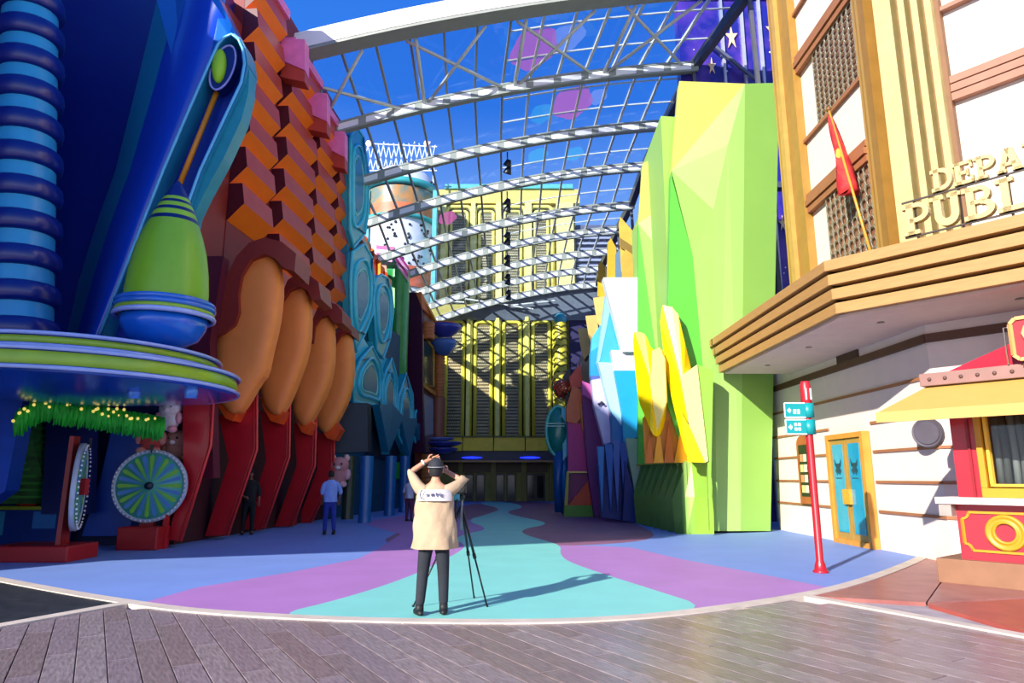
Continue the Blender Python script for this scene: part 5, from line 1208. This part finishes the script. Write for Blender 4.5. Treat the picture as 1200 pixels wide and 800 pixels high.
# ================================================================== MAROON HOUSE WITH SPIRAL COLUMNS
mh = thing('maroon_house', 'maroon slab house with window and gold spiral columns at the left end of the street', 'building', (-5.3, 38, 0))
part('slab', MB().slab([P(474, 342, 38), P(494, 343, 37.6), P(496, 530, 37.6), P(474, 530, 38)], (0, 1, 0)), M('#4a1238', .5), mh)
part('side_wall', MB().slab([P(493, 345, 38), P(509, 372, 40.5), P(509, 560, 40.5), P(492, 560, 38)], (0, .3, 0)), M('#8a6a66', .5), mh)
part('roof_trim', MB().bar(P(492, 343, 37.5), P(511, 378, 40), .16), M('#d89a34', .4), mh)
part('slab', MB().slab([P(487, 342, 37.4), P(494, 343, 37.4), P(509, 374, 40), P(504, 376, 40), P(494, 360, 37.6)], (0, .2, 0)), M('#c8642c', .5), mh)
w_ = part('window', MB().slab([P(495, 392, 38.2), P(508, 408, 40.2), P(508, 452, 40.2), P(495, 448, 38.2)], (-.0, -.06, 0)), M('#3a4a3c', .15), mh)
part('window_frame', MB().tube([P(495, 392, 38.1), P(508, 408, 40.1), P(508, 454, 40.1), P(495, 449, 38.1)], .08, 6, closed=True), M('#d89a34', .4), mh)
part('window_sill', MB().bar(P(492, 449, 37.8), P(509, 462, 39.8), .22), M('#b8682c', .4), mh)
part('grey_panel', MB().slab([P(495, 460, 38), P(508, 468, 40), P(508, 508, 40), P(495, 512, 38)], (0, -.04, 0)), M('#8f96a0', .5), mh)
part('ground_wall', MB().slab([P(486, 530, 37.5), P(510, 530, 39.5), P(510, 580, 39.5), P(486, 590, 37.5)], (0, .4, 0)), M('#6a2a1c', .5), mh)
SPc = M('#b8682c', .4)
def spiral(px, pyt, pyb_, Y, r, n, name='spiral_column'):
    zt_, zb_ = P(px, pyt, Y).z, max(.0, P(px, pyb_, Y).z); x = P(px, (pyt + pyb_) / 2, Y).x; pr = []
    for i in range(n):
        z = zb_ + (zt_ - zb_) * i / n; d = (zt_ - zb_) / n
        pr += [(r * .86, z), (r, z + d * .3), (r, z + d * .7), (r * .86, z + d)]
    pr += [(r * .86, zt_)]
    return part(name, MB().lathe(pr, (x, Y, 0), 16), SPc, mh)
spiral(501, 378, 398, 38.5, .42, 5); spiral(515, 400, 466, 40.6, .34, 18); part('column_shaft', MB().lathe([(.34, P(515, 512, 40.6).z), (.38, P(515, 466, 40.6).z)], (P(515, 440, 40.6).x, 40.6, 0), 16), M('#9a5a44', .5), mh)
spiral(501, 532, 575, 38.5, .5, 9)
def sauc(px, py, Y, rx, h_, mat):
    c = P(px, py, Y); part('saucer_capital', MB().lathe([(0, 0), (rx * .4, 0), (rx, h_ * .7), (rx, h_), (0, h_)], c, 24), mat, mh)
PB = M('#3a3fa0', .35, coat=.4)
sauc(521, 395, 40, 1.0, .7, PB); sauc(519, 416, 40.3, .8, .9, M('#4a6fb4', .35)); sauc(519, 384, 40, .9, .25, M('#c87a34', .4))
sauc(520, 524, 40, 1.05, .3, PB); sauc(519, 531, 40, .85, .3, PB); sauc(516, 517, 40, .8, .2, M('#7a86c8', .35))
# ================================================================== PEOPLE
def skin(verts, edges, radii, root=0, sub=2):
    me = bpy.data.meshes.new('tmp'); me.from_pydata(verts, edges, [])
    o = bpy.data.objects.new('tmp', me); COL.objects.link(o)
    m = o.modifiers.new('s', 'SKIN'); m.use_smooth_shade = True
    for i, r in enumerate(radii):
        sv = me.skin_vertices[0].data[i]; sv.radius = (r, r) if isinstance(r, (int, float)) else r; sv.use_root = (i == root)
    s = o.modifiers.new('d', 'SUBSURF'); s.levels = sub; s.render_levels = sub
    dg = bpy.context.evaluated_depsgraph_get(); ev = o.evaluated_get(dg); em = ev.to_mesh()
    vs = [v.co.copy() for v in em.vertices]; fs = [tuple(p.vertices) for p in em.polygons]
    ev.to_mesh_clear(); bpy.data.objects.remove(o); bpy.data.meshes.remove(me)
    return vs, fs
def person(name, label, base, yaw, h, cfg, group=None):
    """local frame: x right, y forward, z up, for a 1.72 m figure"""
    s = h / 1.72; base = Vector(base); Rm = Matrix.Rotation(yaw, 3, 'Z')
    t = thing(name, label, 'person', tuple(base), group)
    X = lambda v: base + Rm @ (Vector(v) * s)
    def add(mb, vf, mi=0): mb.add([X(v) for v in vf[0]], vf[1], mi, True)
    SK = M(cfg.get('skin', '#b07a5c'), .55, var=.04)
    lx = cfg.get('feet', [(-.12, 0), (.12, 0)]); J = cfg['arms']   # [shoulder, elbow, wrist, hand] per side
    V = [(0, 0, .93), (0, 0, 1.08), (0, .01, 1.26), (0, 0, 1.41), (0, .0, 1.49), (0, .02, 1.57)]
    Rr = [(.15, .11), (.13, .10), (.155, .105), (.10, .08), .052, .055]
    E = [(0, 1), (1, 2), (2, 3), (3, 4), (4, 5)]
    for k, q in enumerate((-1, 1)):
        fx, fy = lx[k]; b = len(V)
        V += [(q * .09, 0, .86), (q * .10 + (fx - q * .1) * .45, .02 + fy * .4, .48), (fx, fy, .09), (fx + q * .01, fy + .10, .03)]
        Rr += [.085, .058, .038, .032]; E += [(0, b), (b, b + 1), (b + 1, b + 2), (b + 2, b + 3)]
        b = len(V); a = J[k]
        V += [a[0], a[1], a[2], a[3]]; Rr += [.05, .040, .028, (.034, .018)]; E += [(3, b), (b, b + 1), (b + 1, b + 2), (b + 2, b + 3)]
    body = MB(); add(body, skin(V, E, Rr, 0, 2))
    # head with face
    hc = Vector((0, .035, 1.625)); tilt = cfg.get('tilt', 0); Rh = Matrix.Rotation(tilt, 3, 'X') @ Matrix.Rotation(cfg.get('turn', 0), 3, 'Z')
    hd = MB(); hd.ball((0, 0, 0), (.075, .095, .115), 20)
    for i, v in enumerate(hd.v):
        if v.z < 0: v.x *= 1 - .35 * (-v.z / .115); v.y = v.y * (1 - .12 * (-v.z / .115)) + .008
        if v.y > .06 and abs(v.x) < .02 and -.045 < v.z < .02: v.y += .022 * (1 - abs(v.x) / .02)
    hd.ball((0, .1, -.02), (.012, .018, .022), 8); hd.ball((0, .088, -.058), (.024, .012, .009), 8, 1)
    for q in (-1, 1): hd.ball((q * .077, -.005, -.01), (.012, .022, .032), 8); hd.ball((q * .028, .084, .012), (.012, .01, .008), 8, 2)
    body.add([X(hc + Rh @ v) for v in hd.v], hd.f, 0, True); n = len(hd.f)
    for i in range(n): body.m[len(body.m) - n + i] = hd.m[i]
    # fingers
    for k in (0, 1):
        w0, hnd = Vector(J[k][2]), Vector(J[k][3]); d = (hnd - w0).normalized(); side = Vector(cfg.get('palm', [(1, 0, 0), (1, 0, 0)])[k]); side = (side - d * side.dot(d)).normalized(); nn = d.cross(side)
        if not cfg.get('fingers', True): continue
        cur = cfg.get('curl', 1)
        for f, (o, L) in enumerate(((-.03, .062), (-.011, .074), (.010, .078), (.030, .070))):
            r0 = hnd + side * o; p1 = r0 + d * L * .5 + nn * .012 * cur; p2 = p1 + d * L * .32 + nn * .03 * cur; p3 = p2 + d * L * .1 + nn * .025 * cur
            body.tube([X(r0), X(p1), X(p2), X(p3)], [.0095 * s, .0088 * s, .008 * s, .006 * s], 7)
        th0 = w0.lerp(hnd, .35) + side * .028 * (1 if k == 0 else 1); th1 = th0 + side * .03 + d * .028 + nn * .01; th2 = th1 + d * .028 + nn * .015
        body.tube([X(th0), X(th1), X(th2)], [.012 * s, .011 * s, .008 * s], 7)
    part('body', body, [SK, M('#8a4038', .5), M('#1a1210', .3)], t)
    # trousers
    V = [(0, 0, .96), (0, 0, .88)]; Rr = [(.16, .118), (.165, .125)]; E = [(0, 1)]
    for k, q in enumerate((-1, 1)):
        fx, fy = lx[k]; b = len(V); V += [(q * .092, 0, .80), (q * .10 + (fx - q * .1) * .45, .02 + fy * .4, .48), (fx, fy, .09)]; Rr += [.098, .074, cfg.get('cuff', .055)]
        E += [(1, b), (b, b + 1), (b + 1, b + 2)]
    if not cfg.get('dress'):
        tr = MB(); add(tr, skin(V, E, Rr, 0, 2)); part('trousers', tr, M(cfg['trousers'], .85, var=.12, bump=.3, scale=9), t)
    for k, q in enumerate((-1, 1)):
        fx, fy = lx[k]; sh_ = MB()
        sh_.ball((0, 0, 0), (.048, .135, .05), 14)
        for v in sh_.v: v.z = max(v.z, -.02)
        sa = cfg.get('toe', [0, 0])[k]; Rz = Matrix.Rotation(sa, 3, 'Z')
        so_ = MB(); so_.add([X(Vector((fx, fy, .028)) + Rz @ (v + Vector((0, .05, 0)))) for v in sh_.v], sh_.f, 0, True)
        so_.tube([X((fx, fy, .04)), X((fx, fy, .12))], [.05 * s, .048 * s], 10); part('shoe', so_, M(cfg.get('shoes', '#151518'), .6), t)
    # shirt: torso loft + sleeves
    st = MB(); hem = cfg.get('hem', .88); rings = cfg.get('rings') or [(hem, .185, .135), (1.05, .17, .125), (1.25, .195, .13), (1.36, .20, .12), (1.43, .15, .095), (1.48, .075, .07)]
    n = 32; vs = []; kk = []
    for i in range(len(rings) - 1):
        for j in range(4):
            f = j / 4; kk.append(tuple(rings[i][c] * (1 - f) + rings[i + 1][c] * f for c in range(3)))
    kk.append(rings[-1])
    for ri, (z, rx, ry) in enumerate(kk):
        for j in range(n):
            a = 2 * math.pi * j / n; ft = cfg.get('folds', .012); d_ = 1 + ft / rx * math.sin(5 * a + z * 9) * max(0, min(1, (1.35 - z) * 3)) + .5 * ft / rx * math.sin(11 * a - z * 17) * (1 if z < 1.35 else 0)
            vs.append((rx * math.cos(a) * d_, ry * math.sin(a) * d_ + .005, z))
    fs = [(i * n + j, i * n + (j + 1) % n, (i + 1) * n + (j + 1) % n, (i + 1) * n + j) for i in range(len(kk) - 1) for j in range(n)]
    add(st, (vs, fs))
    for k in (0, 1):
        a = [Vector(v) for v in J[k]]; sl = cfg.get('sleeve', .35); e1 = a[1].lerp(a[2], sl)
        q = -1 if k == 0 else 1; V = [(q * .09, 0, 1.36), tuple(a[0].lerp(Vector((q * .1, 0, 1.38)), .25)), tuple(a[0].lerp(a[1], .5)), tuple(a[1]), tuple(e1)]
        add(st, skin(V, [(0, 1), (1, 2), (2, 3), (3, 4)], [.10, .085, .072, .062, .05 if sl > .2 else .058], 0, 2))
    part('shirt', st, M(cfg['shirt'], .85, var=.09, bump=.9, scale=6), t)
    # hair / cap
    hr = MB(); hr.ball((0, 0, 0), (.086, .108, .122), 20)
    keep = [f for f in hr.f if not all((hr.v[i].y > .055 and hr.v[i].z < .06) or hr.v[i].z < -.07 for i in f)]
    ho = MB(); ho.add([X(hc + Rh @ v) for v in hr.v], keep, 0, True); part('hair', ho, M(cfg.get('hair', '#1a1412'), .8), t)
    if cfg.get('cap'):
        cp = MB(); cp.ball((0, 0, 0), (.096, .118, .125), 22); keep = [f for f in cp.f if all(cp.v[i].z > .012 for i in f)]
        co = MB(); co.add([X(hc + Rh @ (v + Vector((0, -.004, .022)))) for v in cp.v], keep, 0, True)
        c_ = part('cap', co, M(cfg['cap'], .8, var=.1), t, 'dark cap')
        bl = MB(); pts = [Rh @ Vector((.085 * math.cos(a), .08 + .11 * math.sin(a), .045)) + hc for a in [math.pi * i / 10 for i in range(11)]]
        bl.slab([X(v) for v in pts], Vector((0, 0, .008))); part('brim', bl, M(cfg['cap'], .8), c_)
        part('band', MB().tube([X(hc + Rh @ Vector((.097 * math.cos(a), .119 * math.sin(a) - .004, .036))) for a in [2 * math.pi * i / 24 for i in range(24)]], .006 * s, 6, closed=True), M('#8a8c90', .5), c_)
    return t, X
down = [[(-.19, 0, 1.38), (-.25, -.02, 1.12), (-.26, .04, .90), (-.26, .06, .82)], [(.19, 0, 1.38), (.25, -.02, 1.12), (.26, .04, .90), (.26, .06, .82)]]
# photographer, back to the camera, both hands raised to the camera at his face
pb = G(507, 722); k1 = 1.0
armsP = [[(-.19, 0, 1.38), (-.30, .06, 1.60), (-.12, .10, 1.73), (-.05, .13, 1.745)], [(.19, 0, 1.38), (.31, .12, 1.50), (.13, .22, 1.60), (.07, .24, 1.63)]]
phb = Vector((pb.x, pb.y, .014))
pt1, XP = person('person', 'photographer in a long beige shirt and dark cap, back turned, arms raised to head', phb, R_(2), 1.75,
    dict(arms=armsP, feet=[(-.15, -.02), (.12, .03)], toe=[R_(22), R_(2)], trousers='#22262e', shirt='#b59c7e', hair='#17171b', cap='#23262e', skin='#c48a6c', sleeve=.08, cuff=.056,
         rings=[(.73, .262, .165), (.85, .255, .16), (1.05, .235, .15), (1.2, .225, .14), (1.33, .215, .13), (1.41, .15, .10), (1.47, .075, .075)], folds=.018, palm=[(0, .3, 1), (0, .3, 1)], tilt=R_(4)))
# white yoke with the printed mark across his shoulders
n = 18; vs = []
for z, rx, ry in ((1.27, .224, .14), (1.31, .222, .138), (1.36, .214, .134), (1.40, .19, .122)):
    for j in range(n + 1):
        a = math.pi + math.pi * (.16 + .68 * j / n); sc = 1 if z < 1.38 else .9
        vs.append(XP(((rx + .008) * math.cos(a) * sc, (ry + .022) * math.sin(a), z)))
yk = part('yoke', MB().add(vs, [(i * (n + 1) + j, i * (n + 1) + j + 1, (i + 1) * (n + 1) + j + 1, (i + 1) * (n + 1) + j) for i in range(3) for j in range(n)], 0, True), M('#cfc8c8', .8), pt1, 'white printed yoke')
yx = -.13
for i, ch in enumerate('(HATE'):
    if ch == '(':
        a0 = XP((-.15, -.155, 1.19)); part('printed_arc', MB().tube([XP((-.13 - .03 * math.sin(t), -.168 + .0 * t, 1.345 + .05 * math.cos(t))) for t in [math.pi * k / 8 for k in range(9)]], .006, 5), M('#20343a', .6), yk); continue
    o = XP((yx + .03, -.180 + .12 * abs(yx + .05) ** 1.5, 1.325)); mb_ = MB(); U_ = Vector((1, .0, 0)); h_ = .036
    if ch in 'H': bs = [(0, 0, .2, 1), (.6, 0, .8, 1), (.2, .42, .6, .58)]
    elif ch == 'A': bs = [(0, 0, .18, .8), (.62, 0, .8, .8), (.1, .8, .7, 1), (.18, .35, .62, .5)]
    elif ch == 'T': bs = [(.3, 0, .5, 1), (0, .82, .8, 1)]
    else: bs = [(0, 0, .2, 1), (.2, .82, .75, 1), (.2, 0, .75, .18), (.2, .42, .6, .58)]
    for q in bs: mb_.box((o.x + q[0] * h_, o.y - .004, o.z + q[1] * h_), (o.x + q[2] * h_, o.y + .012, o.z + q[3] * h_))
    part('printed_letter', mb_, M('#27306a', .6), yk); yx += .048 + (.014 if i == 1 else 0)
part('wristwatch', MB().lathe([(.032, -.012), (.037, -.012), (.037, .012), (.032, .012)], XP((-.16, .09, 1.71)), 14, (.9, .2, .6)), M('#e8e4dc', .4), pt1)
hcam = thing('handheld_camera', 'small black camera held by the photographer in front of his face', 'camera', tuple(XP((.02, .30, 1.60))))
c = XP((.02, .27, 1.62)); part('camera_body', MB().box((c.x - .07, c.y - .02, c.z - .045), (c.x + .07, c.y + .04, c.z + .045)), M('#15161a', .4), hcam); part('camera_lens', MB().lathe([(0, 0), (.035, 0), (.035, .07), (0, .07)], (c.x, c.y + .04, c.z), 16, (0, 1, 0)), M('#0c0c10', .3), hcam)
# tripod with camera
tb = Vector((-.6, 8.75, .014)); tr = thing('camera_tripod', 'black camera tripod standing beside the photographer', 'tripod', tuple(tb)); BK = M('#16181c', .4)
apex = P(541, 592, 8.7)
for tip_ in (G(571, 711, .014), G(484, 711, .014), Vector((-.50, 9.5, .014))):
    mid_ = apex.lerp(tip_, .5); lg = part('leg', MB().tube([apex, mid_], .016, 8).tube([mid_, tip_], .011, 8), BK, tr)
    part('leg_clamp', MB().tube([mid_ - (tip_ - apex).normalized() * .03, mid_ + (tip_ - apex).normalized() * .03], .022, 8), BK, lg); part('foot', MB().ball(tip_ + Vector((0, 0, .012)), .016, 8), BK, lg)
part('centre_column', MB().tube([apex + Vector((0, 0, -.3)), apex + Vector((0, 0, .16))], .016, 8), M('#8a8c90', .3, .6), tr)
part('head', MB().ball(apex + Vector((0, 0, .1)), .04, 10).bar(apex + Vector((-.08, -.1, .05)), apex + Vector((0, 0, .1)), .015), BK, tr)
part('pan_handle', MB().tube([apex + Vector((-.07, -.06, -.30)), apex + Vector((-.06, -.1, .06)), apex + Vector((0, 0, .1))], .012, 6), BK, tr)
tc_ = thing('video_camera', 'black camera with a lit teal screen mounted on the tripod', 'camera', tuple(apex + Vector((0, 0, .16))))
c = apex + Vector((.0, 0, .2))
part('camera_body', MB().box((c.x - .045, c.y - .06, c.z - .05), (c.x + .055, c.y + .1, c.z + .06)), BK, tc_, bevel=.008); part('camera_lens', MB().lathe([(0, 0), (.045, 0), (.045, .12), (0, .12)], (c.x, c.y + .1, c.z), 16, (0, 1, 0)), BK, tc_)
part('viewfinder', MB().box((c.x - .02, c.y - .05, c.z + .06), (c.x + .03, c.y + .02, c.z + .10)), BK, tc_)
part('screen', MB().box((c.x - .14, c.y - .075, c.z - .14), (c.x - .02, c.y - .065, c.z - .06)), M('#2a6f86', .2, emit=.3), tc_)
# distant people
m1 = G(385, 627); person('person', 'man in a pale blue shirt and navy trousers walking away beside the red fins', (m1.x, m1.y, .014), R_(25), 1.74,
    dict(arms=[[(-.19, 0, 1.38), (-.24, -.05, 1.14), (-.2, .08, .95), (-.19, .12, .9)], [(.19, 0, 1.38), (.27, -.06, 1.14), (.25, .06, .94), (.25, .1, .87)]], feet=[(-.1, .06), (.12, -.08)], trousers='#1c2f8a', shirt='#7d9ad8', skin='#7a4e3a'))
Y2 = 19.7; x2 = P(291, 600, Y2).x
person('person', 'man in dark clothes with a tan sleeve between the second and third red fins', (x2, Y2, .008), R_(200), 1.75,
    dict(arms=[down[0], [(.19, 0, 1.38), (.25, .02, 1.12), (.14, .16, 1.02), (.08, .2, 1.02)]], trousers='#0e1016', shirt='#17171c', skin='#8a5a44', sleeve=.5))
m3 = G(479, 611); person('person', 'small figure in a white top and shorts behind the photographer at left', (m3.x, m3.y, .010), R_(-30), 1.6,
    dict(arms=down, trousers='#5c2a4a', shirt='#c8ccd8', skin='#a8705c', sleeve=.1, cuff=.05))
